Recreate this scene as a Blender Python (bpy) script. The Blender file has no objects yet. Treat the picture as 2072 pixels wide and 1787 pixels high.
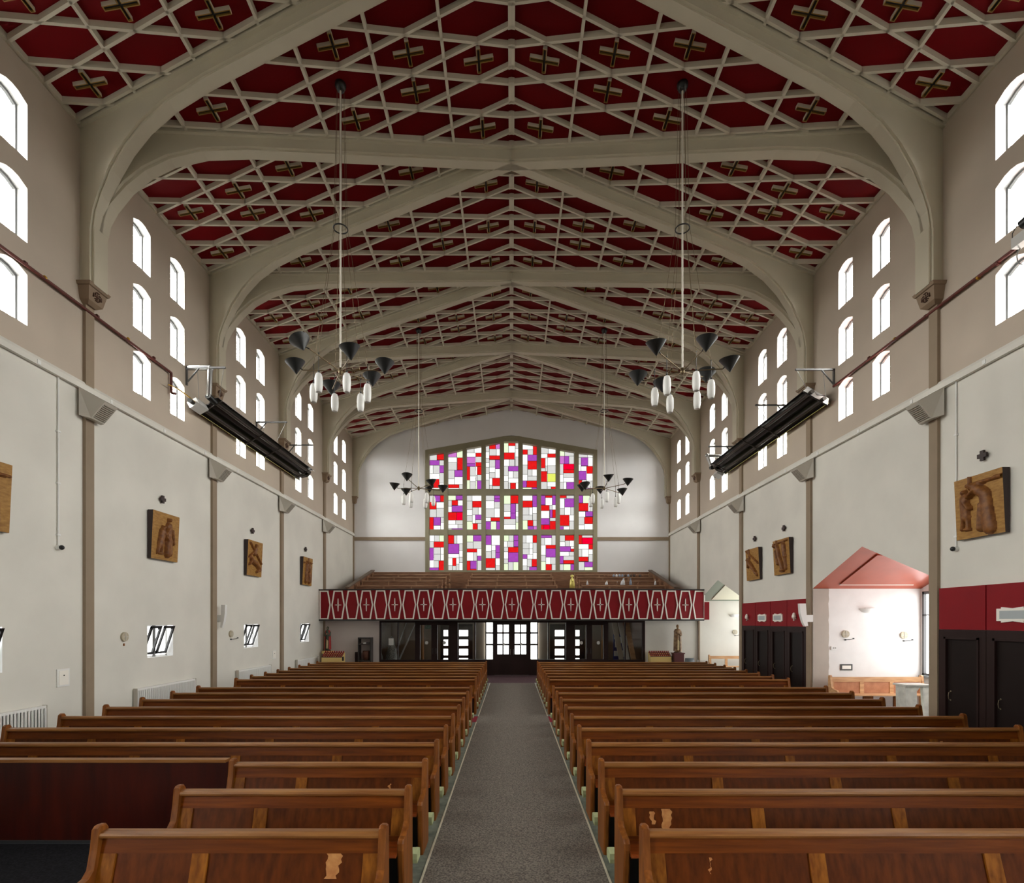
import bpy, math, random
from mathutils import Vector, Matrix
random.seed(7)
sc = bpy.context.scene
COL = sc.collection

# ------------------------------------------------------------------ frame / camera
F, CX, CY = 1080.0, 1035.0, 1257.0      # focal length and vanishing point in px of the 2072x1787 frame
H = 2.287                                # eye height
W = 7.9                                  # half width of the nave
B, Z0 = 4.18, 9.93                       # bay length, distance of the first pilaster in view
YB = Z0 + 4 * B                          # back wall
YS = Z0 + 3 * B                          # glazed screen below the gallery
def PIL(k): return Z0 + k * B

cam = bpy.data.cameras.new('camera'); camo = bpy.data.objects.new('camera', cam); COL.objects.link(camo)
camo.location = (0, 0, H); camo.rotation_euler = (math.pi / 2, 0, 0)
cam.sensor_width = 36; cam.lens = F / 2072 * 36
cam.shift_x = (1036 - CX) / 2072; cam.shift_y = (CY - 893.5) / 2072
cam.clip_end = 200
sc.camera = camo

wd = bpy.data.worlds.new('sky'); sc.world = wd; wd.use_nodes = True
nt = wd.node_tree; bg = nt.nodes['Background']                 # overcast sky above a grey horizon of ground
tcw = nt.nodes.new('ShaderNodeTexCoord'); sep = nt.nodes.new('ShaderNodeSeparateXYZ'); crw = nt.nodes.new('ShaderNodeValToRGB')
mrw = nt.nodes.new('ShaderNodeMapRange'); mrw.inputs[1].default_value = -1; mrw.inputs[2].default_value = 1
crw.color_ramp.elements[0].position = 0.49; crw.color_ramp.elements[0].color = (0.10, 0.098, 0.092, 1)
crw.color_ramp.elements[1].position = 0.51; crw.color_ramp.elements[1].color = (1.0, 0.985, 0.95, 1)
nt.links.new(tcw.outputs['Generated'], sep.inputs[0]); nt.links.new(sep.outputs[2], mrw.inputs[0]); nt.links.new(mrw.outputs[0], crw.inputs[0])
nt.links.new(crw.outputs[0], bg.inputs[0])
bg.inputs[1].default_value = 46.0
DAY_LOW = 6.0        # luminance of the small and side windows
STAIN = 1.0          # luminance of the stained glass
vs = sc.view_settings
vs.view_transform = 'Standard'; vs.look = 'None'; vs.gamma = 1; vs.exposure = 0.0; vs.use_curve_mapping = False
sc.cycles.max_bounces = 7; sc.cycles.diffuse_bounces = 5; sc.cycles.glossy_bounces = 2; sc.cycles.adaptive_threshold = 0.02; sc.cycles.transparent_max_bounces = 12
sc.cycles.sample_clamp_indirect = 6

# ------------------------------------------------------------------ helpers
def at(px, py, Y): return Vector(((px - CX) * Y / F, Y, H + (CY - py) * Y / F))
def wallY(px): return F * W / abs(px - CX)
def lin(c):
    def g(v):
        v /= 255.0
        return v / 12.92 if v <= 0.04045 else ((v + 0.055) / 1.055) ** 2.4
    return tuple(g(v) for v in c)
MATS = {}
def mat(name, rgb, rough=0.6, metal=0.0, var=0.0, scale=6.0, stretch=(1, 1, 1), bump=0.0, rgb2=None, spec=0.5, rnd=0.0, detail=5):
    m = bpy.data.materials.new(name); m.use_nodes = True
    nt = m.node_tree; b = nt.nodes['Principled BSDF']
    b.inputs['Roughness'].default_value = rough; b.inputs['Metallic'].default_value = metal
    b.inputs['Specular IOR Level'].default_value = spec
    c = lin(rgb)
    if var or rgb2 or bump or rnd:
        tc = nt.nodes.new('ShaderNodeTexCoord'); mp = nt.nodes.new('ShaderNodeMapping')
        mp.inputs['Scale'].default_value = stretch
        no = nt.nodes.new('ShaderNodeTexNoise'); no.inputs['Scale'].default_value = scale; no.inputs['Detail'].default_value = detail
        nt.links.new(tc.outputs['Object'], mp.inputs[0]); nt.links.new(mp.outputs[0], no.inputs['Vector'])
        if rnd:
            oi = nt.nodes.new('ShaderNodeObjectInfo'); sca = nt.nodes.new('ShaderNodeVectorMath'); sca.operation = 'SCALE'
            cmb = nt.nodes.new('ShaderNodeCombineXYZ')
            mul = nt.nodes.new('ShaderNodeMath'); mul.operation = 'MULTIPLY'; mul.inputs[1].default_value = 37.0
            nt.links.new(oi.outputs['Random'], mul.inputs[0])
            for i in range(3): nt.links.new(mul.outputs[0], cmb.inputs[i])
            ad = nt.nodes.new('ShaderNodeVectorMath'); ad.operation = 'ADD'
            nt.links.new(mp.outputs[0], ad.inputs[0]); nt.links.new(cmb.outputs[0], ad.inputs[1]); nt.links.new(ad.outputs[0], no.inputs['Vector'])
        c2 = lin(rgb2) if rgb2 else tuple(v * (1 - var) for v in c)
        cr = nt.nodes.new('ShaderNodeValToRGB')
        cr.color_ramp.elements[0].position = 0.32; cr.color_ramp.elements[1].position = 0.68
        cr.color_ramp.elements[0].color = (*c2, 1); cr.color_ramp.elements[1].color = (*c, 1)
        nt.links.new(no.outputs['Fac'], cr.inputs[0])
        out = cr.outputs[0]
        if rnd:
            hs = nt.nodes.new('ShaderNodeHueSaturation')
            mr = nt.nodes.new('ShaderNodeMapRange'); mr.inputs[3].default_value = 1 - rnd; mr.inputs[4].default_value = 1 + rnd
            nt.links.new(oi.outputs['Random'], mr.inputs[0]); nt.links.new(mr.outputs[0], hs.inputs['Value'])
            nt.links.new(out, hs.inputs['Color']); out = hs.outputs[0]
        nt.links.new(out, b.inputs['Base Color'])
        if bump:
            bp = nt.nodes.new('ShaderNodeBump'); bp.inputs['Strength'].default_value = bump; bp.inputs['Distance'].default_value = 0.02
            nt.links.new(no.outputs['Fac'], bp.inputs['Height']); nt.links.new(bp.outputs[0], b.inputs['Normal'])
    else:
        b.inputs['Base Color'].default_value = (*c, 1)
    MATS[name] = m
    return m
def emit(name, rgb, s, var=0.0):
    m = bpy.data.materials.new(name); m.use_nodes = True; nt = m.node_tree
    for n in list(nt.nodes): nt.nodes.remove(n)
    o = nt.nodes.new('ShaderNodeOutputMaterial'); e = nt.nodes.new('ShaderNodeEmission')
    e.inputs[0].default_value = (*lin(rgb), 1); e.inputs[1].default_value = s
    if var:
        tc = nt.nodes.new('ShaderNodeTexCoord'); no = nt.nodes.new('ShaderNodeTexNoise'); no.inputs['Scale'].default_value = 9
        mr = nt.nodes.new('ShaderNodeMapRange'); mr.inputs[3].default_value = s * (1 - var); mr.inputs[4].default_value = s * (1 + var)
        nt.links.new(tc.outputs['Object'], no.inputs['Vector']); nt.links.new(no.outputs['Fac'], mr.inputs[0]); nt.links.new(mr.outputs[0], e.inputs[1])
    nt.links.new(e.outputs[0], o.inputs[0]); MATS[name] = m
    return m
def glassmat(name, tint, refl):
    m = bpy.data.materials.new(name); m.use_nodes = True; nt = m.node_tree
    for n in list(nt.nodes): nt.nodes.remove(n)
    o = nt.nodes.new('ShaderNodeOutputMaterial'); t = nt.nodes.new('ShaderNodeBsdfTransparent'); t.inputs[0].default_value = (*tint, 1)
    g = nt.nodes.new('ShaderNodeBsdfGlossy'); g.inputs['Roughness'].default_value = 0.03
    mx = nt.nodes.new('ShaderNodeMixShader'); mx.inputs[0].default_value = refl
    nt.links.new(t.outputs[0], mx.inputs[1]); nt.links.new(g.outputs[0], mx.inputs[2]); nt.links.new(mx.outputs[0], o.inputs[0]); MATS[name] = m
    return m

class MB:
    def __init__(s): s.v = []; s.f = []; s.m = []; s.s = []
    def add(s, vs, fs, mi=0, sm=False):
        o = len(s.v); s.v += [tuple(p) for p in vs]
        for f in fs: s.f.append([i + o for i in f]); s.m.append(mi); s.s.append(sm)
        return s
    def box(s, a, b, mi=0):
        x0, x1 = sorted((a[0], b[0])); y0, y1 = sorted((a[1], b[1])); z0, z1 = sorted((a[2], b[2]))
        return s.add([(x0, y0, z0), (x1, y0, z0), (x1, y1, z0), (x0, y1, z0), (x0, y0, z1), (x1, y0, z1), (x1, y1, z1), (x0, y1, z1)],
              [(0, 3, 2, 1), (4, 5, 6, 7), (0, 1, 5, 4), (1, 2, 6, 5), (2, 3, 7, 6), (3, 0, 4, 7)], mi)
    def hexa(s, b4, t4, mi=0):                      # eight corners: bottom loop and top loop
        return s.add(list(b4) + list(t4), [(0, 3, 2, 1), (4, 5, 6, 7), (0, 1, 5, 4), (1, 2, 6, 5), (2, 3, 7, 6), (3, 0, 4, 7)], mi)
    def extr(s, pts, vec, mi=0, caps=True, sm=False):
        n = len(pts); pts = [Vector(p) for p in pts]; vec = Vector(vec)
        fs = [(i, (i + 1) % n, n + (i + 1) % n, n + i) for i in range(n)]
        s.add(pts + [p + vec for p in pts], fs, mi, sm)
        if caps:
            s.add(pts, [tuple(range(n - 1, -1, -1))], mi); s.add([p + vec for p in pts], [tuple(range(n))], mi)
        return s
    def quad(s, *p, mi=0): return s.add(p, [tuple(range(len(p)))], mi)
    def cyl(s, p0, p1, r0, r1=None, n=10, mi=0, caps=True, sm=True):
        p0 = Vector(p0); p1 = Vector(p1); r1 = r0 if r1 is None else r1
        d = (p1 - p0).normalized(); u = d.orthogonal().normalized(); w = d.cross(u)
        A = [p0 + (u * math.cos(2 * math.pi * i / n) + w * math.sin(2 * math.pi * i / n)) * r0 for i in range(n)]
        C = [p1 + (u * math.cos(2 * math.pi * i / n) + w * math.sin(2 * math.pi * i / n)) * r1 for i in range(n)]
        s.add(A + C, [(i, (i + 1) % n, n + (i + 1) % n, n + i) for i in range(n)], mi, sm)
        if caps: s.add(A, [tuple(range(n - 1, -1, -1))], mi); s.add(C, [tuple(range(n))], mi)
        return s
    def tube(s, pts, r, n=6, mi=0):
        for a, b in zip(pts[:-1], pts[1:]): s.cyl(a, b, r, n=n, mi=mi)
        return s
    def lathe(s, prof, c=(0, 0, 0), n=16, mi=0, sm=True, ax=None, sx=1, sy=1):
        vs = []; c = Vector(c)
        R = Matrix.Identity(3) if ax is None else Vector((0, 0, 1)).rotation_difference(Vector(ax)).to_matrix()
        for r, z in prof:
            for i in range(n):
                t = 2 * math.pi * i / n
                vs.append(c + R @ Vector((r * math.cos(t) * sx, r * math.sin(t) * sy, z)))
        fs = []
        for j in range(len(prof) - 1):
            for i in range(n):
                fs.append((j * n + i, j * n + (i + 1) % n, (j + 1) * n + (i + 1) % n, (j + 1) * n + i))
        return s.add(vs, fs, mi, sm)
    def loft(s, rings, mi=0, sm=True, cap=True):
        n = len(rings[0]); vs = [p for r in rings for p in r]; fs = []
        for j in range(len(rings) - 1):
            for i in range(n): fs.append((j * n + i, j * n + (i + 1) % n, (j + 1) * n + (i + 1) % n, (j + 1) * n + i))
        if cap: fs += [tuple(range(n - 1, -1, -1)), tuple(range((len(rings) - 1) * n, len(rings) * n))]
        return s.add(vs, fs, mi, sm)
    def ball(s, c, r, n=10, mi=0, sx=1, sy=1, sz=1):
        k = 7
        prof = [(r * math.sin(math.pi * i / k), -r * sz * math.cos(math.pi * i / k)) for i in range(k + 1)]
        return s.lathe(prof, c, n, mi, True, None, sx, sy)
    def mesh(s, name, mats):
        me = bpy.data.meshes.new(name); me.from_pydata(s.v, [], s.f)
        if not isinstance(mats, (list, tuple)): mats = [mats]
        for m in mats: me.materials.append(MATS[m] if isinstance(m, str) else m)
        if len(mats) > 1: me.polygons.foreach_set('material_index', s.m)
        me.polygons.foreach_set('use_smooth', s.s); me.update()
        return me
    def build(s, name, mats, parent=None, kind=None): return obj(name, s.mesh(name, mats), parent, kind)
PLOC = {}
def obj(name, me, parent=None, kind=None):
    o = bpy.data.objects.new(name, me); COL.objects.link(o)
    if parent is not None:
        o.parent = parent
        l = PLOC.get(parent.name)
        if l is not None: o.matrix_parent_inverse = Matrix.Translation(-l)
    if kind: o['kind'] = kind
    return o
def tag(o, label, cat, group=None):
    o['label'] = label; o['category'] = cat
    if group: o['group'] = group
    return o
def thing(name, label, cat, loc, group=None):
    o = bpy.data.objects.new(name, None); COL.objects.link(o); o.location = loc; o.empty_display_size = 0.2
    PLOC[o.name] = Vector(loc)
    return tag(o, label, cat, group)
def dup(root, loc, label, rot=0.0):
    r = root.copy(); COL.objects.link(r); r.location = loc; r.rotation_euler = (0, 0, rot); r['label'] = label
    for ch in list(root.children):
        c = ch.copy(); COL.objects.link(c); c.parent = r
        for g in list(ch.children):
            d = g.copy(); COL.objects.link(d); d.parent = c
    return r
def bb(name, a, b, m, parent=None, kind=None): return MB().box(a, b).build(name, m, parent, kind)
ORD = ['first', 'second', 'third', 'fourth', 'fifth', 'sixth', 'seventh', 'eighth', 'ninth', 'tenth', 'eleventh', 'twelfth', 'thirteenth',
       'fourteenth', 'fifteenth', 'sixteenth', 'seventeenth', 'eighteenth']
SIDE = {-1: 'left', 1: 'right'}

# ------------------------------------------------------------------ materials
mat('plaster', (229, 226, 216), 0.75, var=0.10, scale=0.9, bump=0.05)
mat('plaster_upper_dimmed', (198, 184, 167), 0.8, var=0.12, scale=0.7, bump=0.05)  # same wall plaster, tone lowered to stand in for dimmer light up there
mat('plaster_old', (240, 239, 236), 0.7, var=0.06, scale=3, bump=0.35)
mat('plaster_back', (240, 239, 239), 0.75, var=0.06, scale=0.8, bump=0.04)
mat('pink_plaster', (214, 203, 197), 0.75, var=0.08, scale=1.2)
mat('reveal_white', (240, 240, 238), 0.6)
mat('rib_paint', (200, 192, 170), 0.6, var=0.07, scale=1.5)
mat('batten_paint', (206, 198, 178), 0.55)
mat('red_ceiling', (98, 1, 5), 0.65, var=0.2, scale=0.7, spec=0.1)
mat('gilding', (140, 108, 48), 0.45, metal=0.3)
mat('black_slot', (14, 14, 12), 0.6)
mat('taupe', (150, 132, 110), 0.65, var=0.10, scale=3)
mat('taupe_light', (190, 180, 168), 0.7, var=0.08, scale=3)
mat('corbel_paint', (140, 118, 94), 0.65, var=0.12, scale=4)
mat('corbel_emblem', (84, 58, 42), 0.7)
mat('olive_frame', (150, 144, 118), 0.7, var=0.08, scale=3)
mat('lead', (70, 70, 66), 0.6)
mat('window_frame', (92, 92, 92), 0.5)
mat('black_frame', (26, 26, 27), 0.45)
mat('red_panel', (134, 8, 22), 0.5, var=0.08, scale=2, spec=0.25)
mat('white_paint', (248, 244, 234), 0.5)
mat('dark_rail', (42, 36, 32), 0.5)
mat('dark_brown', (46, 31, 29), 0.48, spec=0.18, var=0.25, scale=3, stretch=(1, 1, 0.2))
mat('wood_rail', (120, 60, 10), 0.45, spec=0.12, rgb2=(88, 39, 5), scale=5, stretch=(0.35, 6, 6), bump=0.06, rnd=0.10)
mat('wood_panel', (96, 45, 8), 0.45, spec=0.12, rgb2=(70, 29, 4), scale=4, stretch=(5, 5, 0.5), bump=0.04, rnd=0.12)
mat('wood_stile', (146, 90, 26), 0.45, spec=0.12, rgb2=(108, 58, 14), scale=5, stretch=(6, 6, 0.4), bump=0.05, rnd=0.16)
mat('wood_end', (140, 84, 34), 0.42, spec=0.2, rgb2=(104, 56, 20), scale=4, stretch=(6, 6, 0.5), bump=0.05, rnd=0.10)
mat('wood_cap', (152, 104, 54), 0.38, spec=0.25, rgb2=(116, 70, 30), scale=5, stretch=(0.3, 6, 6), bump=0.05, rnd=0.08)
mat('wood_seat', (140, 66, 22), 0.35, spec=0.3, rgb2=(102, 44, 14), scale=5, stretch=(0.4, 5, 5), rnd=0.08)
mat('wood_bare', (196, 140, 78), 0.7, rgb2=(170, 108, 54), scale=20)
mat('wood_front', (70, 19, 8), 0.36, spec=0.25, rgb2=(48, 11, 5), scale=3, stretch=(3, 3, 0.5), bump=0.03)
mat('wood_gallery', (142, 102, 74), 0.5, rgb2=(112, 76, 52), scale=5, stretch=(0.5, 4, 4))
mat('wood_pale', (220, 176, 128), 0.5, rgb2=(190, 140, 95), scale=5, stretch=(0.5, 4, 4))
mat('wood_pale_panel', (196, 136, 98), 0.5, rgb2=(172, 112, 76), scale=6)
mat('kneeler_green', (176, 186, 140), 0.6, var=0.15, scale=10)
mat('kneeler_frame', (42, 46, 50), 0.5)
mat('carpet', (138, 130, 120), 0.95, rgb2=(82, 77, 72), scale=60, detail=2, spec=0.1)
mat('carpet_purple', (104, 84, 88), 0.95, rgb2=(84, 62, 68), scale=40, spec=0.1)
mat('carpet_red', (128, 40, 52), 0.95, var=0.2, scale=30, spec=0.1)
mat('carpet_dark', (40, 40, 44), 0.95, rgb2=(24, 24, 27), scale=50, spec=0.1)
mat('vinyl', (66, 72, 78), 0.55, rgb2=(48, 54, 60), scale=5)
mat('strip_green', (120, 126, 112), 0.6, rgb2=(92, 98, 88), scale=12)
mat('nosing', (206, 200, 178), 0.4)
mat('pipe_red', (96, 42, 34), 0.5, var=0.15, scale=8)
mat('brass', (190, 150, 60), 0.3, metal=0.9)
mat('bronze_rod', (120, 104, 78), 0.35, metal=0.8)
mat('steel', (186, 186, 184), 0.3, metal=0.9)
mat('galv', (150, 150, 148), 0.45, metal=0.8)
mat('heater_black', (40, 38, 34), 0.35, metal=0.5, var=0.2, scale=5)
mat('heater_tube', (58, 52, 46), 0.4, metal=0.4)
mat('black_paint', (24, 25, 24), 0.4)
mat('opal', (246, 246, 242), 0.25)
mat('white_plastic', (236, 236, 232), 0.4)
mat('grey_box', (196, 190, 178), 0.5)
mat('grille', (140, 134, 120), 0.5)
mat('carved_wood', (172, 130, 66), 0.5, spec=0.3, rgb2=(142, 100, 46), scale=9, stretch=(1, 1, 3), bump=0.1)
mat('carved_side', (46, 30, 28), 0.5)
mat('coral', (178, 84, 58), 0.35, var=0.12, scale=2.5)
mat('sage', (148, 156, 140), 0.5, var=0.06, scale=2)
mat('cream', (232, 230, 206), 0.6)
mat('disc_tan', (186, 176, 152), 0.6)
mat('maroon', (88, 40, 40), 0.5)
mat('robe_red', (170, 34, 30), 0.5, var=0.2, scale=12)
mat('robe_green', (70, 84, 70), 0.6, var=0.2, scale=12)
mat('robe_cream', (206, 186, 140), 0.6, var=0.2, scale=12)
mat('skin_paint', (206, 156, 124), 0.6)
mat('hair_paint', (70, 40, 26), 0.6)
mat('stone_gold', (170, 140, 100), 0.5, rgb2=(110, 78, 56), scale=9)
mat('stand_cream', (216, 186, 116), 0.55)
mat('candle_red', (150, 30, 34), 0.25)
mat('basket', (96, 54, 34), 0.7, var=0.4, scale=30)
mat('chair_grey', (96, 102, 106), 0.4)
mat('handle_bronze', (150, 138, 112), 0.35, metal=0.7)
mat('gold_paint', (220, 206, 110), 0.4, metal=0.2)
mat('fig_white', (226, 230, 232), 0.6)
mat('fig_blue', (150, 164, 184), 0.6)
mat('fig_dark', (76, 66, 62), 0.6)
mat('fig_brown', (136, 96, 70), 0.6)
mat('narthex_wall', (206, 190, 168), 0.7)
mat('store_wall', (150, 128, 108), 0.8)
mat('copper_post', (190, 132, 74), 0.4)
mat('notice_blue', (52, 62, 130), 0.7)
mat('paper', (226, 226, 222), 0.7)
mat('foil', (190, 190, 180), 0.35, rgb2=(90, 90, 84), scale=24, bump=0.5)
mat('exit_green', (20, 110, 60), 0.4)
mat('stone_white', (226, 226, 216), 0.6, var=0.25, scale=8)
mat('stone_blue', (136, 146, 150), 0.6, var=0.2, scale=6)
mat('cable_grey', (150, 150, 148), 0.5)
mat('wood_cap_pale', (190, 154, 122), 0.45, rgb2=(140, 104, 78), scale=5, stretch=(0.4, 4, 4))
mat('wood_end_pale', (178, 138, 104), 0.5, rgb2=(120, 84, 60), scale=5, stretch=(4, 4, 0.4))
mat('black_door', (32, 24, 22), 0.45, spec=0.15, var=0.2, scale=3)
mat('plate_grey', (176, 184, 186), 0.4)
mat('dark_gallery', (104, 84, 70), 0.5, var=0.15, scale=5)
mat('edge_glint', (236, 232, 150), 0.4)  # pale yellow standing in for window light caught on the heater lip
mat('steel_white', (214, 214, 210), 0.35, metal=0.2)
mat('white_stem', (226, 220, 206), 0.4)
mat('carved_fig', (140, 92, 46), 0.45, spec=0.3, rgb2=(100, 58, 28), scale=14, bump=0.15)
glassmat('day', (0.9, 0.91, 0.9), 0.0)
emit('day_low', (255, 255, 255), DAY_LOW)
emit('day_door', (255, 255, 253), 6.0)
emit('sg_white', (255, 255, 250), STAIN * 1.15, 0.10)
emit('sg_green', (238, 255, 214), STAIN * 1.05, 0.06)
emit('sg_grey', (222, 221, 217), STAIN, 0.06)
emit('sg_red', (232, 30, 30), STAIN, 0.16)
emit('sg_crimson', (248, 0, 50), STAIN, 0.08)
emit('sg_purple', (170, 76, 186), STAIN, 0.16)
emit('sg_pink', (210, 124, 208), STAIN, 0.10)
emit('sg_yellow', (236, 244, 110), STAIN, 0.05)
glassmat('clear_glass', (0.86, 0.87, 0.86), 0.07)

# ------------------------------------------------------------------ floor
EX = 10.75                                   # outer wall of the side recesses
floor = MB().box((-W - 0.4, -8, -0.3), (EX + 0.4, YB + 0.4, 0)).build('floor', 'vinyl', None, 'structure')
AL, AR = -0.80, 0.87                         # aisle edges
bb('aisle_carpet', (AL, 2.0, 0.0), (AR, 19.6, 0.012), 'carpet', floor)
bb('cross_aisle_carpet', (-W, 19.6, 0.0), (W, YS, 0.011), 'carpet_purple', floor)
bb('front_carpet', (-W, 3.3, 0.0), (-2.95, 5.45, 0.012), 'carpet_dark', floor)
bb('side_passage_carpet', (-W, 12.0, 0.0), (AL, 12.75, 0.011), 'carpet_red', floor)
bb('side_passage_carpet', (AR, 12.0, 0.0), (W, 12.75, 0.011), 'carpet_red', floor)
for x, s in ((AL, -1), (AR, 1)):
    for y0, y1 in ((2.0, 12.0), (12.75, 19.6)):
        bb('floor_strip', (x, y0, 0.0), (x + s * 0.16, y1, 0.014), 'strip_green', floor)
        bb('nosing', (x, y0, 0.0), (x - s * 0.018, y1, 0.022), 'nosing', floor)

# ------------------------------------------------------------------ side walls with their window openings
CEIL0, CSL = H + 10.6, 0.185
def ceil(x): return CEIL0 - CSL * abs(x)
EAVE = ceil(W)
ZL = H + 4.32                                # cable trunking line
ROWS = [(H + 7.52, H + 8.43), (H + 6.17, H + 7.06), (H + 4.82, H + 5.65)]
def arch_pts(y0, y1, z1, rise, kind):
    if kind == 'arch': return [(y0, z1), (y0 + (y1 - y0) * 0.3, z1 + rise * 0.85), ((y0 + y1) / 2, z1 + rise), (y1 - (y1 - y0) * 0.3, z1 + rise * 0.85), (y1, z1)]
    if kind == 'gable': return [(y0, z1), ((y0 + y1) / 2, z1 + rise), (y1, z1)]
    return [(y0, z1), (y1, z1)]
def wall_with_holes(name, P, a0, a1, z0, z1, holes, mats, zsplit=None, depth=None):
    """P(a, z, d): wall coordinates -> world, d = depth behind the wall face"""
    mb = MB()
    A = sorted({round(v, 4) for v in [a0, a1] + [h[0] for h in holes] + [h[1] for h in holes]})
    Zs = sorted({round(v, 4) for v in [z0, z1] + [h[2] for h in holes] + [h[3] + h[4] for h in holes] + ([zsplit] if zsplit else [])})
    for i in range(len(A) - 1):
        for j in range(len(Zs) - 1):
            a, z = (A[i] + A[i + 1]) / 2, (Zs[j] + Zs[j + 1]) / 2
            if any(h[0] < a < h[1] and h[2] < z < h[3] + h[4] for h in holes): continue
            mb.quad(P(A[i], Zs[j], 0), P(A[i + 1], Zs[j], 0), P(A[i + 1], Zs[j + 1], 0), P(A[i], Zs[j + 1], 0), mi=1 if zsplit and z > zsplit else 0)
    for h in holes:
        y0, y1, zb, zt, rise, kind = h[:6]
        d = h[6] if len(h) > 6 else depth
        top = arch_pts(y0, y1, zt, rise, kind)
        mi = 1 if zsplit and zt > zsplit else 0
        if rise > 0:
            m = len(top) // 2
            mb.add([P(y0, zt + rise, 0)] + [P(a, z, 0) for a, z in top[:m + 1]], [tuple(range(m + 2))], mi)
            mb.add([P(y1, zt + rise, 0)] + [P(a, z, 0) for a, z in top[m:]], [tuple(range(len(top) - m + 1))], mi)
        if d:
            out = [(y0, zb)] + top + [(y1, zb)]
            n = len(out)
            mb.add([P(a, z, 0) for a, z in out] + [P(a, z, d) for a, z in out], [(i, (i + 1) % n, n + (i + 1) % n, n + i) for i in range(n)], 2)
    return mb.build(name, mats, None, 'structure')
def PW(s): return lambda a, z, d: (s * (W + d), a, z)

holes = {-1: [], 1: []}
clere = []
for s in (-1, 1):
    for m in range(-3, 4):
        mid = PIL(m) + B / 2
        if mid < 1: continue
        for c in (-0.605, 0.605):
            for zb, zt in ROWS:
                h = (mid + c - 0.265, mid + c + 0.265, zb, zt, 0.09, 'arch', 0.20)
                holes[s].append(h); clere.append((s, h))
for s in (-1, 1):                                  # tall unseen window added on each side behind the camera, to light the pews
    h = (-3.45, -2.4, 2.0, 8.6, 0.25, 'arch', 0.25); holes[s].append(h); clere.append((s, h))
hop = []
for m in (-1, 0, 1, 2):
    mid = PIL(m) + B / 2
    h = (mid - 0.44, mid + 0.44, H - 0.80, H - 0.09, 0.0, 'flat', 0.22); holes[-1].append(h); hop.append(h)
REC = [(PIL(0) + 0.12, PIL(1) - 0.10, 0.85, 0.83), (PIL(2) + 0.12, YS, 0.85, 0.72)]     # y0, y1, eave (above the eye), rise
for y0, y1, e, r in REC: holes[1].append((y0, y1, 0.0, H + e, r, 'gable', 0.0))
wl = wall_with_holes('wall_left', PW(-1), -8, YB, 0, EAVE + 0.1, holes[-1], ['plaster', 'plaster_upper_dimmed', 'reveal_white'], ZL)
wr = wall_with_holes('wall_right', PW(1), -8, YB, 0, EAVE + 0.1, holes[1], ['plaster', 'plaster_upper_dimmed', 'reveal_white'], ZL)
WALL = {-1: wl, 1: wr}
bb('wall_front', (-W - 0.3, -8.2, 0), (W + 0.3, -8.0, CEIL0), 'plaster', None, 'structure')
nwin = 0
def window(s, h, glass, fw=0.035):
    global nwin
    nwin += 1
    y0, y1, zb, zt, rise, kind, d = h
    top = arch_pts(y0, y1, zt, rise, kind); out = [(y0, zb)] + top + [(y1, zb)]
    cy, cz = (y0 + y1) / 2, (zb + zt) / 2
    inn = [(cy + (a - cy) * (1 - 2 * fw / (y1 - y0)), cz + (z - cz) * (1 - 2 * fw / (zt - zb))) for a, z in out]
    X0, X1 = s * (W + d - 0.03), s * (W + d + 0.02)
    n = len(out); mb = MB()
    for X in (X0, X1):
        mb.add([(X, a, z) for a, z in out] + [(X, a, z) for a, z in inn], [(i, (i + 1) % n, n + (i + 1) % n, n + i) for i in range(n)])
    mb.add([(X0, a, z) for a, z in inn] + [(X1, a, z) for a, z in inn], [(i, (i + 1) % n, n + (i + 1) % n, n + i) for i in range(n)])
    w = mb.build('window_%d' % nwin, 'window_frame', None, 'structure')
    MB().add([(s * (W + d), a, z) for a, z in out], [tuple(range(n))]).build('pane', glass, w)
    if zt - zb > 3:
        for k in range(1, 5):
            z = zb + (zt - zb) * k / 5; bb('glazing_bar', (X0, y0, z - 0.02), (X1, y1, z + 0.02), 'window_frame', w)
    return w
def portal(loc, rot, sx_, sy_):
    l = bpy.data.lights.new('window_portal', 'AREA'); l.shape = 'RECTANGLE'; l.size = sx_; l.size_y = sy_; l.cycles.is_portal = True
    o = bpy.data.objects.new('window_portal', l); COL.objects.link(o); o.location = loc; o.rotation_euler = rot
for s, h in clere:
    window(s, h, 'day')
    portal((s * (W + h[6] - 0.04), (h[0] + h[1]) / 2, (h[2] + h[3] + h[4]) / 2), (0, s * math.pi / 2, 0), h[3] + h[4] - h[2], h[1] - h[0])
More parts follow.
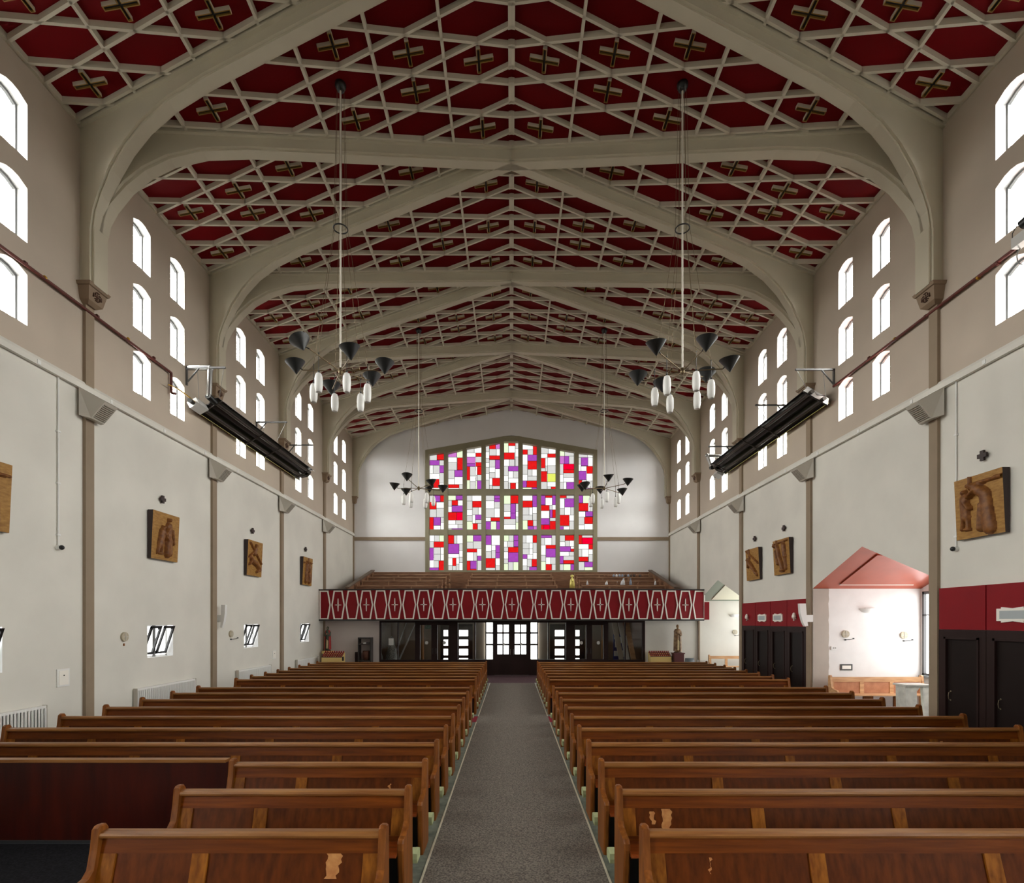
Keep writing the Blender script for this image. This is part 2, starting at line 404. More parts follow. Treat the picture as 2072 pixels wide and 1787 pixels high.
for h in hop:
    nwin += 1
    y0, y1, zb, zt = h[:4]
    w = MB().box((-W - 0.2, y0, zb), (-W - 0.16, y0 + 0.03, zt)).box((-W - 0.2, y1 - 0.03, zb), (-W - 0.16, y1, zt)).box((-W - 0.2, y0, zt - 0.03), (-W - 0.16, y1, zt)).box((-W - 0.2, y0, zb), (-W - 0.16, y1, zb + 0.03)).build('window_%d' % nwin, 'reveal_white', None, 'structure')
    bb('mullion', (-W - 0.21, (y0 + y1) / 2 - 0.05, zb), (-W - 0.15, (y0 + y1) / 2 + 0.05, zt), 'galv', w)
    bb('pane', (-W - 0.215, y0, zb), (-W - 0.20, y1, zt), 'day_low', w)
    for c in (-1, 1):                            # two sashes tilted into the room
        a0 = (y0 + y1) / 2 + (-0.40 if c < 0 else 0.05); a1 = a0 + 0.35
        def T(a, t, dd): return (-W - 0.15 + t * 0.21 + dd, a, zb + 0.06 + t * (zt - zb - 0.08))
        sash = MB()
        for (u0, u1, t0, t1) in ((a0, a1, 0, 0.08), (a0, a1, 0.92, 1), (a0, a0 + 0.045, 0, 1), (a1 - 0.045, a1, 0, 1)):
            sash.hexa([T(u0, t0, -0.02), T(u1, t0, -0.02), T(u1, t0, 0.02), T(u0, t0, 0.02)], [T(u0, t1, -0.02), T(u1, t1, -0.02), T(u1, t1, 0.02), T(u0, t1, 0.02)])
        sash.cyl(T((a0 + a1) / 2 + 0.06, 0.9, 0.02), T((a0 + a1) / 2 + 0.06, 0.9, 0.06), 0.02)
        so = sash.build('sash', 'black_frame', w)
        MB().quad(T(a0, 0, 0), T(a1, 0, 0), T(a1, 1, 0), T(a0, 1, 0)).build('glass', 'clear_glass', so)

# pilaster strips and corbels (parts of the walls)
for s in (-1, 1):
    for k in range(-1, 5):
        yk = PIL(k); i = -s
        top = H + 5.9
        if k < 4:
            po = bb('trim_%d' % (2 * k + 3 + (s > 0)), (s * W, yk - 0.1, 0), (s * (W - 0.06), yk + 0.1, top), 'taupe', None, 'structure')
        else:
            po = bb('trim_%d' % (2 * k + 3 + (s > 0)), (s * W, yk - 0.08, H), (s * (W - 0.06), yk, top), 'taupe', None, 'structure')
        ye = min(yk + 0.24, YB); yf = min(yk + 0.13, YB)
        def C(x, y, z): return (s * (W - x), y, H + z)
        cb = MB()
        cb.hexa([C(0, yk - 0.15, 5.95), C(0.20, yk - 0.15, 5.95), C(0.20, min(yk + 0.15, YB), 5.95), C(0, min(yk + 0.15, YB), 5.95)],
                [C(0, yk - 0.24, 6.17), C(0.245, yk - 0.24, 6.17), C(0.245, ye, 6.17), C(0, ye, 6.17)])
        cb.v = []; cb.f = []; cb.m = []; cb.s = []
        lv = [(5.84, 0.10, 0.10), (5.90, 0.17, 0.17), (6.13, 0.21, 0.215), (6.135, 0.235, 0.235), (6.19, 0.26, 0.255)]
        rings = [[C(0, yk - hw, z), C(x, yk - hw, z), C(x, min(yk + hw, YB), z), C(0, min(yk + hw, YB), z)] for z, x, hw in lv]
        cb.loft(rings, sm=False)
        co = cb.build('corbel', 'corbel_paint', po)
        if k < 4:
            em = MB(); xo = 0.215
            for (u0, u1, z0, z1) in ((-0.085, 0.085, 6.01, 6.03), (-0.01, 0.01, 5.945, 6.095), (-0.1, -0.08, 5.985, 6.055), (0.08, 0.1, 5.985, 6.055), (-0.035, 0.035, 5.94, 5.955), (-0.035, 0.035, 6.085, 6.1), (-0.06, -0.045, 6.035, 6.08), (0.03, 0.06, 6.05, 6.065), (-0.06, -0.03, 5.965, 5.98), (0.045, 0.06, 5.96, 6.0)):
                em.box(C(xo - 0.05, yk + u0, z0), C(xo - 0.004 + (z0 - 6.0) * 0.12, yk + u1, z1))
            em.build('emblem', 'corbel_emblem', co)

# ------------------------------------------------------------------ ceiling: red deck, coffers, diagonal ribs
deck = MB()
for s in (-1, 1):
    deck.quad((0, -8, CEIL0), (s * (W + 0.1), -8, ceil(W + 0.1)), (s * (W + 0.1), YB + 0.2, ceil(W + 0.1)), (0, YB + 0.2, CEIL0))
    deck.quad((0, -8, CEIL0 + 0.3), (s * (W + 0.1), -8, ceil(W) + 0.3), (s * (W + 0.1), YB + 0.2, ceil(W) + 0.3), (0, YB + 0.2, CEIL0 + 0.3))
ceiling = deck.build('ceiling', 'red_ceiling', None, 'structure')
DU = 1.24
def clip_poly(poly, planes):
    for (a, b, c) in planes:                       # keep a*u+b*y+c >= 0
        out = []
        for i in range(len(poly)):
            p, q = poly[i], poly[(i + 1) % len(poly)]
            dp = a * p[0] + b * p[1] + c; dq = a * q[0] + b * q[1] + c
            if dp >= 0: out.append(p)
            if (dp >= 0) != (dq >= 0):
                t = dp / (dp - dq); out.append((p[0] + (q[0] - p[0]) * t, p[1] + (q[1] - p[1]) * t))
        poly = out
        if len(poly) < 3: return []
    return poly
def clip_seg(p, q, planes):
    t0, t1 = 0.0, 1.0
    for (a, b, c) in planes:
        dp = a * p[0] + b * p[1] + c; dq = a * q[0] + b * q[1] + c
        if dp < 0 and dq < 0: return None
        if dp < 0: t0 = max(t0, dp / (dp - dq))
        elif dq < 0: t1 = min(t1, dp / (dp - dq))
    if t1 - t0 < 0.05: return None
    return tuple((p[0] + (q[0] - p[0]) * t, p[1] + (q[1] - p[1]) * t) for t in (t0, t1))
def area(poly): return abs(sum(poly[i][0] * poly[(i + 1) % len(poly)][1] - poly[(i + 1) % len(poly)][0] * poly[i][1] for i in range(len(poly)))) / 2 if len(poly) > 2 else 0
def bar(mb, s, p, q, w=0.046, dep=0.105):
    if abs(p[0]) < 1e-6 and abs(q[0]) < 1e-6: w = 0.12
    d = Vector((q[0] - p[0], q[1] - p[1])); L = d.length
    if L < 0.02: return
    d /= L; n = Vector((-d.y, d.x)) * w / 2; e = d * w * 0.4
    c4 = [(p[0] - e.x + n.x, p[1] - e.y + n.y), (q[0] + e.x + n.x, q[1] + e.y + n.y), (q[0] + e.x - n.x, q[1] + e.y - n.y), (p[0] - e.x - n.x, p[1] - e.y - n.y)]
    c4 = [(max(u, 0), min(y, YB)) for u, y in c4]
    mb.hexa([(s * u, y, ceil(u) - dep) for u, y in c4], [(s * u, y, ceil(u) + 0.01) for u, y in c4])
def cross_mesh():
    a, b, w, hgt, t = 0.275, 0.215, 0.036, 0.075, 0.014
    out = [(-a, -w), (-w, -w), (-w, -b), (w, -b), (w, -w), (a, -w), (a, w), (w, w), (w, b), (-w, b), (-w, w), (-a, w)]
    i = w - t
    inn = [(-a + t, -i), (-i, -i), (-i, -b + t), (i, -b + t), (i, -i), (a - t, -i), (a - t, i), (i, i), (i, b - t), (-i, b - t), (-i, i), (-a + t, i)]
    n = 12; mb = MB()
    mb.add([(x, y, 0) for x, y in out] + [(x, y, -hgt) for x, y in out], [(k, (k + 1) % n, n + (k + 1) % n, n + k) for k in range(n)], 0)
    mb.add([(x, y, -hgt) for x, y in out] + [(x, y, -hgt) for x, y in inn], [(k, (k + 1) % n, n + (k + 1) % n, n + k) for k in range(n)], 1)
    mb.add([(x, y, -hgt) for x, y in inn] + [(x, y, -hgt + 0.03) for x, y in inn], [(k, (k + 1) % n, n + (k + 1) % n, n + k) for k in range(n)], 1)
    mb.add([(x, y, -hgt + 0.03) for x, y in inn], [tuple(range(n))], 2)
    return mb.mesh('cross', ['batten_paint', 'gilding', 'black_slot'])
CROSS = cross_mesh()
CR = {(0, 0), (0, 4), (0, -4), (1, 1), (1, -1), (2, 2), (2, -2), (4, 0)}     # coffer column, row in half periods
cof = []
for s in (-1, 1):
    for comp in ('ridge', 'wall'):
        for k in range(-1, 5):
            if comp == 'ridge':
                yc = PIL(k); sl = (B / 2) / W
                pl = [(-sl, -1, yc + B / 2), (-sl, 1, -(yc - B / 2)), (0, -1, YB), (1, 0, 0)]
            else:
                yc = PIL(k) - B / 2; sl = (B / 2) / W
                pl = [(sl, -1, yc), (sl, 1, -yc), (0, -1, YB), (-1, 0, W)]
            E = 0.341 if comp == 'ridge' else 0.327
            for j in range(0, 7):
                uc = (j + 0.5) * DU if comp == 'ridge' else 7.85 - (j + 0.5) * DU
                for n in range(-8, 9):
                    if (n % 2) != (j % 2): continue
                    cy = yc + n * E
                    hx = [(uc - DU / 2, cy - E / 2), (uc, cy - E), (uc + DU / 2, cy - E / 2), (uc + DU / 2, cy + E / 2), (uc, cy + E), (uc - DU / 2, cy + E / 2)]
                    pg = clip_poly(hx, pl)
                    if area(pg) < 0.02 or cy < 6.6: continue
                    sg = [clip_seg(hx[i], hx[(i + 1) % 6], pl) for i in range(6)]
                    cof.append((cy, s, pg, [x for x in sg if x], uc, (j, n) in CR))
cof.sort(key=lambda c: c[0] - (5 if c[5] else 0))
rest = MB(); restp = MB()
for i, (cy, s, pg, sg, uc, cr) in enumerate(cof):
    mb = MB() if i < 290 else rest
    for p, q in sg: bar(mb, s, p, q)
    mp = MB() if i < 290 else restp
    mp.add([(s * u, y, ceil(u) - 0.006) for u, y in pg], [tuple(range(len(pg)))])
    if i < 290:
        fo = mb.build('coffer', 'batten_paint', ceiling); mp.build('panel', 'red_ceiling', fo)
        if cr:
            o = obj('cross', CROSS, fo); o.location = (s * uc, cy, ceil(uc) - 0.004); o.rotation_euler = (0, math.atan(CSL) * s, 0)
if rest.v:
    ro = rest.build('far_coffers', 'batten_paint', ceiling, 'stuff'); restp.build('far_panels', 'red_ceiling', ro, 'stuff')
for s in (-1, 1):                                  # wall plate at the eaves
    bb('wall_plate', (s * W, 4, EAVE - 0.09), (s * (W - 0.05), YB, EAVE + 0.01), 'batten_paint', ceiling)

SOFF = [(7.9, 6.17), (7.68, 6.17), (7.68, 7.15), (7.62, 7.5), (7.5, 7.78), (7.25, 8.2), (6.95, 8.55), (6.56, 8.86), (6.0, 9.13), (5.24, 9.33), (4.2, 9.52), (0, 10.27)]
def rib_sweep(mb, s, k, d, prof, hw, top_off, mi=0):
    L = []
    for x, z in prof:
        yc = PIL(k) + d * (B / 2) * (1 - x / W)
        zt = ceil(x) + top_off
        L.append([(s * x, min(yc - hw, YB), H + z), (s * x, min(yc + hw, YB), H + z), (s * x, min(yc + hw, YB), zt), (s * x, min(yc - hw, YB), zt)])
    for a, b in zip(L[:-1], L[1:]):
        mb.add(a + b, [(0, 1, 5, 4), (1, 2, 6, 5), (3, 0, 4, 7)], mi, False)
for s in (-1, 1):
    for k in range(-1, 5):
        for d in (-1, 1):
            if k == -1 and d == -1 or k == 4 and d == 1: continue
            mb = MB()
            rib_sweep(mb, s, k, d, SOFF, 0.155, 0.02)
            rib_sweep(mb, s, k, d, [(7.69, 6.17)] + [(x - (0.03 if z < 9.0 else 0), z - (0.035 if z >= 8.0 else 0.0)) for x, z in SOFF[1:]], 0.105, 0.0)
            if d == -1 or k == -1: mb.box((s * W, PIL(k) - 0.165, H + 6.17), (s * 7.635, min(PIL(k) + 0.165, YB), H + 7.42))
            up = [(x, ceil(x) - H - 0.13) for x in (7.9, 6, 4, 2, 0)]
            rib_sweep(mb, s, k, d, up, 0.215, 0.02)
            mb.build('rib', 'rib_paint', ceiling)

# ------------------------------------------------------------------ back wall with the stained glass window
G0 = H + 0.04                                       # underside of the gallery
cols = [(868, 898), (906, 936), (944, 974), (982.5, 1011.5), (1019.5, 1049), (1057.6, 1086.7), (1095, 1125), (1133, 1162.4), (1171, 1200.6)]
def zx(v): return 840 + v / 5.18
def zy(v): return 860 + v / 5.18
tops = [(310, 290), (296, 258), (246, 222), (212, 185), (176, 176), (190, 214), (222, 245), (258, 283), (292, 306)]
def bx(px): return (px - CX) * YB / F
def bz(py): return H + (CY - py) * YB / F
mb = MB()
L, R, Bt = bx(860.5), bx(1208.5), bz(1158); TL, TA = bz(911), bz(880.5)
for q in (((-W, 0), (L, 0), (L, EAVE), (-W, EAVE)), ((R, 0), (W, 0), (W, EAVE), (R, EAVE)), ((L, 0), (R, 0), (R, Bt), (L, Bt))):
    mb.add([(x, YB, z) for x, z in q], [(0, 1, 2, 3)])
mb.add([(x, YB, z) for x, z in ((-W, EAVE), (L, EAVE), (0, CEIL0))], [(0, 1, 2)])
mb.add([(x, YB, z) for x, z in ((W, EAVE), (R, EAVE), (0, CEIL0))], [(0, 1, 2)])
mb.add([(x, YB, z) for x, z in ((L, TL), (0, TA), (0, CEIL0), (L, EAVE))], [(0, 1, 2, 3)])
mb.add([(x, YB, z) for x, z in ((R, TL), (0, TA), (0, CEIL0), (R, EAVE))], [(0, 1, 2, 3)])
out = [(L, Bt), (R, Bt), (R, TL), (0, TA), (L, TL)]
mb.add([(x, YB, z) for x, z in out] + [(x, YB + 0.3, z) for x, z in out], [(i, (i + 1) % 5, 5 + (i + 1) % 5, 5 + i) for i in range(5)])
wb = mb.build('wall_back', 'plaster_back', None, 'structure')
for x0, x1 in ((-W, L), (R, W)):
    bb('string_course', (x0, YB, bz(1094)), (x1, YB - 0.035, bz(1087)), 'taupe', wb)
# frame with its mullions and transoms
fr = MB(); ya, yb2 = YB - 0.03, YB + 0.26
def fbar(x0, x1, z0l, z0r, z1l, z1r):
    fr.hexa([(x0, ya, z0l), (x1, ya, z0r), (x1, yb2, z0r), (x0, yb2, z0l)], [(x0, ya, z1l), (x1, ya, z1r), (x1, yb2, z1r), (x0, yb2, z1l)])
def topz(x): return TL + (TA - TL) * (1 - abs(x) / abs(L))
xs = [L] + [v for a, b in cols for v in (bx(a), bx(b))] + [R]
for i in range(0, 20, 2): fbar(xs[i], xs[i + 1], Bt, Bt, topz(xs[i]), topz(xs[i + 1]))
win = fr.build('window_%d' % (nwin + 1), 'olive_frame', None, 'structure'); nwin += 1
for (a, b), (tl, tr) in zip(cols, tops):
    x0, x1 = bx(a), bx(b)
    for py0, py1 in ((1158, 1154), (1082, 1071.4), (1001, 989.7)):
        bb('transom', (x0, YB - 0.01, bz(py0)), (x1, yb2, bz(py1)), 'olive_frame', win)
    m2 = MB(); zl, zr = bz(zy(tl)), bz(zy(tr))
    m2.hexa([(x0, ya, zl), (x1, ya, zr), (x1, yb2, zr), (x0, yb2, zl)], [(x0, ya, topz(x0)), (x1, ya, topz(x1)), (x1, yb2, topz(x1)), (x0, yb2, topz(x0))])
    m2.build('head', 'olive_frame', win)
SG = {  # light: coloured panes in zoomed pixels of the photograph
 (0, 0): 'R222,290,300,352 P150,357,248,410 P250,412,300,490 R145,557,248,648', (0, 1): 'K342,262,433,325 R437,330,498,460 P408,462,498,532 R342,613,457,650',
 (0, 2): 'R632,280,693,320 K540,323,630,390 P540,390,630,424 R632,380,693,424 R540,424,571,567 R648,424,693,510 P648,572,693,672',
 (0, 3): 'R776,190,842,238 K842,180,888,238 R776,308,888,350 P838,352,888,448 R808,545,888,628', (0, 4): 'R978,170,1050,205 R930,277,1042,348 P976,420,1083,472 R998,596,1055,672',
 (0, 5): 'R1127,245,1180,296 R1238,200,1278,300 P1180,300,1278,365 R1180,365,1278,453 P1127,573,1170,645 R1170,573,1278,645 P1225,645,1278,672',
 (0, 6): 'R1390,288,1475,328 R1322,333,1367,440 R1322,474,1385,585 Y1388,498,1475,585 R1428,637,1475,672', (0, 7): 'K1518,313,1568,395 P1568,313,1617,395 C1558,396,1670,455 R1558,455,1670,492 P1590,588,1670,672',
 (0, 8): 'P1745,328,1818,415 R1803,420,1868,497 P1715,470,1800,565 R1715,567,1755,615 R1715,640,1745,672 P1770,655,1868,672',
 (1, 0): 'P190,730,258,795 R258,730,300,795 R145,800,217,875 R145,960,187,1095 P187,960,262,1046', (1, 1): 'P422,730,498,775 R380,780,443,832 P380,836,498,903 R342,906,430,990 C430,906,498,990 P380,1078,498,1095',
 (1, 2): 'R597,788,693,855 P628,933,693,985 R598,1024,652,1095', (1, 3): 'P828,730,888,765 P828,765,888,797 R792,962,888,1000 P738,1003,790,1095 P850,1003,888,1095',
 (1, 4): 'R1000,730,1083,812 P1000,815,1055,915 P1000,915,1055,978 R930,955,1000,978', (1, 5): 'P1232,730,1278,850 R1127,785,1232,855 R1180,990,1238,1050 P1182,1052,1242,1095 K1242,1052,1278,1095',
 (1, 6): 'P1322,730,1368,828 R1368,730,1440,752 P1440,730,1475,828 R1322,832,1410,890 P1415,880,1443,965 R1443,880,1475,965 P1322,970,1410,1038 R1322,1040,1350,1095 C1350,1040,1415,1095 R1415,1000,1475,1095',
 (1, 7): 'R1518,730,1590,755 P1570,762,1670,852 R1518,936,1620,1048 P1518,1055,1560,1095', (1, 8): 'P1715,730,1765,808 R1838,730,1868,755 R1715,810,1820,892 P1790,898,1868,952 R1780,958,1868,1028',
 (2, 0): 'R190,1217,300,1278 P145,1282,188,1413 R242,1418,300,1523 P145,1492,242,1523', (2, 1): 'R342,1150,402,1240 P342,1240,457,1345 R387,1388,425,1473',
 (2, 2): 'P605,1150,693,1212 R540,1292,645,1328 P650,1367,693,1417 R540,1420,575,1523 P575,1420,642,1505 R575,1505,642,1523', (2, 3): 'P738,1150,798,1250 P842,1255,888,1330 P842,1330,888,1392 R738,1393,838,1493',
 (2, 4): 'P1033,1150,1083,1205 P1033,1205,1083,1270 R975,1275,1083,1330 P975,1330,1083,1432', (2, 5): 'R1235,1150,1278,1228 P1127,1352,1176,1398 R1225,1402,1278,1480 P1200,1482,1278,1523',
 (2, 6): 'P1322,1150,1435,1178 R1372,1253,1475,1290 P1372,1290,1475,1382 R1372,1456,1435,1523', (2, 7): 'R1575,1150,1670,1205 P1518,1267,1635,1323 R1635,1293,1670,1323 P1518,1368,1558,1450 R1558,1413,1670,1450 P1635,1455,1670,1523',
 (2, 8): 'R1715,1150,1755,1243 C1755,1175,1868,1243 R1825,1243,1868,1298 R1715,1378,1820,1425 P1780,1430,1868,1485'}
CN = {'R': 'sg_red', 'P': 'sg_purple', 'K': 'sg_pink', 'C': 'sg_crimson', 'Y': 'sg_yellow', 'W': 'sg_white', 'G': 'sg_grey', 'N': 'sg_green'}
panes = []
rr = random.Random(11)
for (row, c), spec in SG.items():
    x0, x1 = [(v - 840) * 5.18 for v in cols[c]]
    y1 = (672, 1095, 1523)[row]; y0 = (min(tops[c]), 730, 1150)[row]
    rects = []
    for t in spec.split():
        a = [float(v) for v in t[1:].split(',')]
        if a[0] - x0 < 9: a[0] = x0
        if x1 - a[2] < 9: a[2] = x1
        if y1 - a[3] < 9: a[3] = y1
        rects.append((t[0], max(a[0], x0), max(a[1], y0), min(a[2], x1), min(a[3], y1)))
    gx = sorted({x0, x1} | {v for r in rects for v in (r[1], r[3])}); gy = sorted({y0, y1} | {v for r in rects for v in (r[2], r[4])})
    gx = [v for i, v in enumerate(gx) if i == 0 or v - gx[i - 1] > 0.5]; gy = [v for i, v in enumerate(gy) if i == 0 or v - gy[i - 1] > 0.5]
    used = set()
    for i in range(len(gx) - 1):
        for j in range(len(gy) - 1):
            mx, my = (gx[i] + gx[i + 1]) / 2, (gy[j] + gy[j + 1]) / 2
            if any(r[1] < mx < r[3] and r[2] < my < r[4] for r in rects): used.add((i, j))
    last = None
    for j in range(len(gy) - 1):
        for i in range(len(gx) - 1):
            if (i, j) in used: continue
            i2 = i
            while i2 + 1 < len(gx) - 1 and (i2 + 1, j) not in used: i2 += 1
            j2 = j
            while j2 + 1 < len(gy) - 1 and all((q, j2 + 1) not in used for q in range(i, i2 + 1)): j2 += 1
            for q in range(i, i2 + 1):
                for w in range(j, j2 + 1): used.add((q, w))
            todo = [(gx[i], gy[j], gx[i2 + 1], gy[j2 + 1])]
            while todo:
                a = todo.pop(); wd_, hd = a[2] - a[0], a[3] - a[1]
                if hd > 115 or (wd_ * hd > 10500 and hd > 70):
                    t = a[1] + hd * rr.choice((0.4, 0.5, 0.6)); todo += [(a[0], a[1], a[2], t), (a[0], t, a[2], a[3])]
                elif wd_ > 130 or (wd_ > 95 and hd > 60):
                    t = a[0] + wd_ * rr.choice((0.35, 0.5, 0.65)); todo += [(a[0], a[1], t, a[3]), (t, a[1], a[2], a[3])]
                else:
                    nc = rr.choice([v for v in 'WG' if v != last]); last = nc
                    if nc == 'W' and (a[1] < y0 + 5 or a[3] > y1 - 5) and rr.random() < 0.45: nc = 'N'
                    rects.append((nc,) + a)
    for (cn, a0, b0, a1, b1) in rects:
        X0, X1 = bx(zx(a0)), bx(zx(a1)); g = 0.011
        zt0 = zt1 = bz(zy(b0)); zb_ = bz(zy(b1))
        if row == 0:
            tl, tr = tops[c]
            f = lambda v: bz(zy(tl + (tr - tl) * (v - x0) / (x1 - x0)))
            zt0 = min(zt0, f(a0)); zt1 = min(zt1, f(a1))
            if b0 <= max(tl, tr): zt0, zt1 = f(a0), f(a1)
        if min(zt0, zt1) - zb_ < 0.03: continue
        panes.append(((X1 - X0) * (zt0 - zb_), cn, [(X0 + g, YB + 0.20, zb_ + g), (X1 - g, YB + 0.20, zb_ + g), (X1 - g, YB + 0.20, zt1 - g), (X0 + g, YB + 0.20, zt0 - g)]))
panes.sort(key=lambda p: -p[0])
small = {}
for i, (ar, cn, p) in enumerate(panes):
    if i < 298:
        MB().extr(p, (0, 0.012, 0)).build('pane', CN[cn], win)
    else: small.setdefault(cn, MB()).extr(p, (0, 0.012, 0))
for cn, m_ in small.items(): m_.build('small_panes', CN[cn], win, 'stuff')
bb('lead_backing', (L, YB + 0.214, Bt), (R, YB + 0.225, TL), 'lead', win)
MB().extr([(L, YB + 0.214, TL), (R, YB + 0.214, TL), (0, YB + 0.214, TA)], (0, 0.011, 0)).build('lead_backing', 'lead', win)
# ------------------------------------------------------------------ side recesses behind the right wall
def lathe_bowl(mb, c, r, depth):
    mb.lathe([(r, 0.0), (r * 0.97, -depth * 0.35), (r * 0.75, -depth * 0.75), (r * 0.35, -depth), (0.0, -depth)], c, 18)
for ri, (y0, y1, e, rise) in enumerate(REC):
    ze, za, ym = H + e, H + e + rise, (y0 + y1) / 2
    hs = [(y0 + 0.25, y1 - 0.06, 0.88, ze - 0.08, 0.0, 'flat', 0.15)]
    wo = wall_with_holes('wall_recess_%s' % ('side' if ri == 0 else 'rear'), lambda a, z, d: (EX + d, a, z), y0 - 0.1, y1 + 0.1, 0, za + 0.1, hs, ['plaster_old', 'plaster_old', 'reveal_white'])
    nwin += 1
    fm = MB(); a0, a1, b0, b1 = hs[0][:4]
    for (u0, u1, v0, v1) in ((a0, a0 + 0.05, b0, b1), (a1 - 0.06, a1, b0, b1), (a0, a1, b0, b0 + 0.05), (a0, a1, b1 - 0.07, b1), (a0, a1, b0 + 1.55, b0 + 1.58), (ym - 0.02, ym + 0.02, b0, b1)):
        fm.box((EX - 0.02, u0, v0), (EX + 0.06, u1, v1))
    w = fm.build('window_%d' % nwin, 'window_frame', None, 'structure')
    MB().quad((EX + 0.05, a0, b0), (EX + 0.05, a1, b0), (EX + 0.05, a1, b1), (EX + 0.05, a0, b1)).build('pane', 'day_low', w)
    bb('sill', (EX - 0.12, a0, b0 - 0.06), (EX + 0.05, a1, b0), 'stone_blue', w)
    wf = bb('wall_recess_far_%s' % ('side' if ri == 0 else 'rear'), (W, y1, 0), (EX + 0.2, y1 + 0.08, za), 'plaster_old' if ri == 0 else 'plaster', None, 'structure')
    bb('wall_recess_near_%s' % ('side' if ri == 0 else 'rear'), (W, y0 - 0.08, 0), (EX + 0.2, y0, za), 'plaster', None, 'structure')
    if ri == 0:
        pts = []; rq = random.Random(3)
        zz = 0.0; edge = []
        while zz < ze: edge.append((8.31 + rq.uniform(-0.012, 0.012), zz)); zz += 0.11
        poly = [(W + 0.001, 0), *edge, (8.31, ze), (W + 0.001, ze)]
        MB().extr([(x, y1 - 0.03, z) for x, z in poly], (0, 0.03, 0)).build('jamb', 'taupe_light', wf)
    ck = MB(); cm = 'coral' if ri == 0 else 'sage'
    for ya_, yb_ in ((y0, ym), (y1, ym)):
        ck.quad((W, ya_, ze), (EX + 0.1, ya_, ze), (EX + 0.1, yb_, za), (W, yb_, za))
        ck.quad((W, ya_, ze + 0.1), (EX + 0.1, ya_, ze + 0.1), (EX + 0.1, yb_, za + 0.1), (W, yb_, za + 0.1))
    co = ck.build('ceiling_recess_%s' % ('side' if ri == 0 else 'rear'), cm, None, 'structure')
    # raised inner panel on the far slope
    def SL(x, t, off): return (x, y1 + (ym - y1) * t, ze + (za - ze) * t - off)
    if ri == 0:
        P = [SL(8.35, 0.14, 0.012), SL(10.3, 0.14, 0.012), SL(10.3, 0.86, 0.012), SL(8.35, 0.86, 0.012)]
        MB().extr([SL(8.45, 0.14, 0), SL(10.35, 0.14, 0), SL(10.35, 0.84, 0), SL(8.45, 0.84, 0)], (0, -0.012, -0.03)).build('raised_panel', 'coral', co)
        MB().extr([SL(8.45, 0.13, 0.0), SL(8.45, 0.15, 0.0), SL(8.45, 0.15, 0.034), SL(8.45, 0.13, 0.034)], (1.9, 0, 0)).build('panel_edge', 'white_paint', co)
    else:
        MB().extr([SL(8.35, 0.1, 0), SL(10.6, 0.1, 0), SL(10.6, 0.85, 0), SL(8.35, 0.85, 0)], (0, -0.01, -0.03)).build('raised_panel', 'cream', co)
Y1 = REC[0][1]

# ------------------------------------------------------------------ screen below the gallery, narthex behind it
def sx(px): return (px - CX) * YS / F
def sz(py): return H + (CY - py) * YS / F
GT = sz(1252)
bb('wall_screen_left', (-W, YS, 0), (sx(768), YS + 0.12, G0), 'pink_plaster', None, 'structure')
bb('wall_screen_right', (sx(1305), YS, 0), (W, YS + 0.12, G0), 'plaster', None, 'structure')
scr = MB(); yA, yB_ = YS - 0.02, YS + 0.10
glz = [(771, 804.5, 1260, 1335), (806, 840, 1260, 1335), (850, 873, 1265, 1335), (885, 908.5, 1265, 1335), (926.5, 960, 1260, 1335), (962.5, 997, 1260, 1335),
       (1074, 1108.5, 1260, 1335), (1110.5, 1145, 1260, 1335), (1163, 1186, 1265, 1334), (1198, 1221, 1265, 1334), (1230.6, 1264, 1260, 1335), (1266, 1299.6, 1260, 1335)]
fx = [768]
for g in glz: fx += [g[0], g[1]]
fx.append(1305)
scr_o = thing('glazed_screen', 'dark timber glazed screen under the red gallery, with inner doors', 'screen', (0, YS, 0))
for i in range(0, len(fx), 2):
    a, b = fx[i], fx[i + 1]
    if a == 997:                                        # centre: leave room for the double door
        bb('post', (sx(997), yA, 0), (sx(1000), yB_, G0), 'dark_brown', scr_o); bb('post', (sx(1071), yA, 0), (sx(1074), yB_, G0), 'dark_brown', scr_o)
    else: bb('post', (sx(a), yA, 0), (sx(b), yB_, G0), 'dark_brown', scr_o)
for g in glz:
    bb('head_rail', (sx(g[0]), yA, sz(g[2])), (sx(g[1]), yB_, G0), 'dark_brown', scr_o)
    bb('base_panel', (sx(g[0]), yA, 0), (sx(g[1]), yB_, sz(g[3])), 'dark_brown', scr_o)
    MB().quad((sx(g[0]), YS + 0.04, sz(g[3])), (sx(g[1]), YS + 0.04, sz(g[3])), (sx(g[1]), YS + 0.04, sz(g[2])), (sx(g[0]), YS + 0.04, sz(g[2]))).build('pane', 'clear_glass', scr_o)
for a, b, c_ in ((926.5, 997, 1260), (1074, 1145, 1260)):
    bb('window_board', (sx(a), yA - 0.02, sz(1335)), (sx(b), YS + 0.02, sz(1334)), 'galv', scr_o)
for px in (861, 897, 1174.5, 1209):
    MB().cyl((sx(px + 2), YS + 0.035, sz(1301)), (sx(px + 2), YS + 0.030, sz(1301)), 0.07, n=16).build('safety_disc', 'paper', scr_o)
for px in (875.5, 882.5, 1188.5, 1195):
    MB().box((sx(px) - 0.02, yA - 0.01, sz(1323)), (sx(px) + 0.02, yA, sz(1312))).tube([(sx(px), yA - 0.01, sz(1322)), (sx(px), yA - 0.06, sz(1321)), (sx(px), yA - 0.06, sz(1314)), (sx(px), yA - 0.01, sz(1313))], 0.01).build('pull_handle', 'dark_rail', scr_o)
bb('notice_sheet', (sx(786), YS + 0.03, sz(1306)), (sx(796), YS + 0.035, sz(1292)), 'paper', scr_o)
dr = thing('door_1', 'dark maroon double doors with small panes at the far end of the aisle', 'door', (0, YS, 0)); dr['kind'] = 'structure'
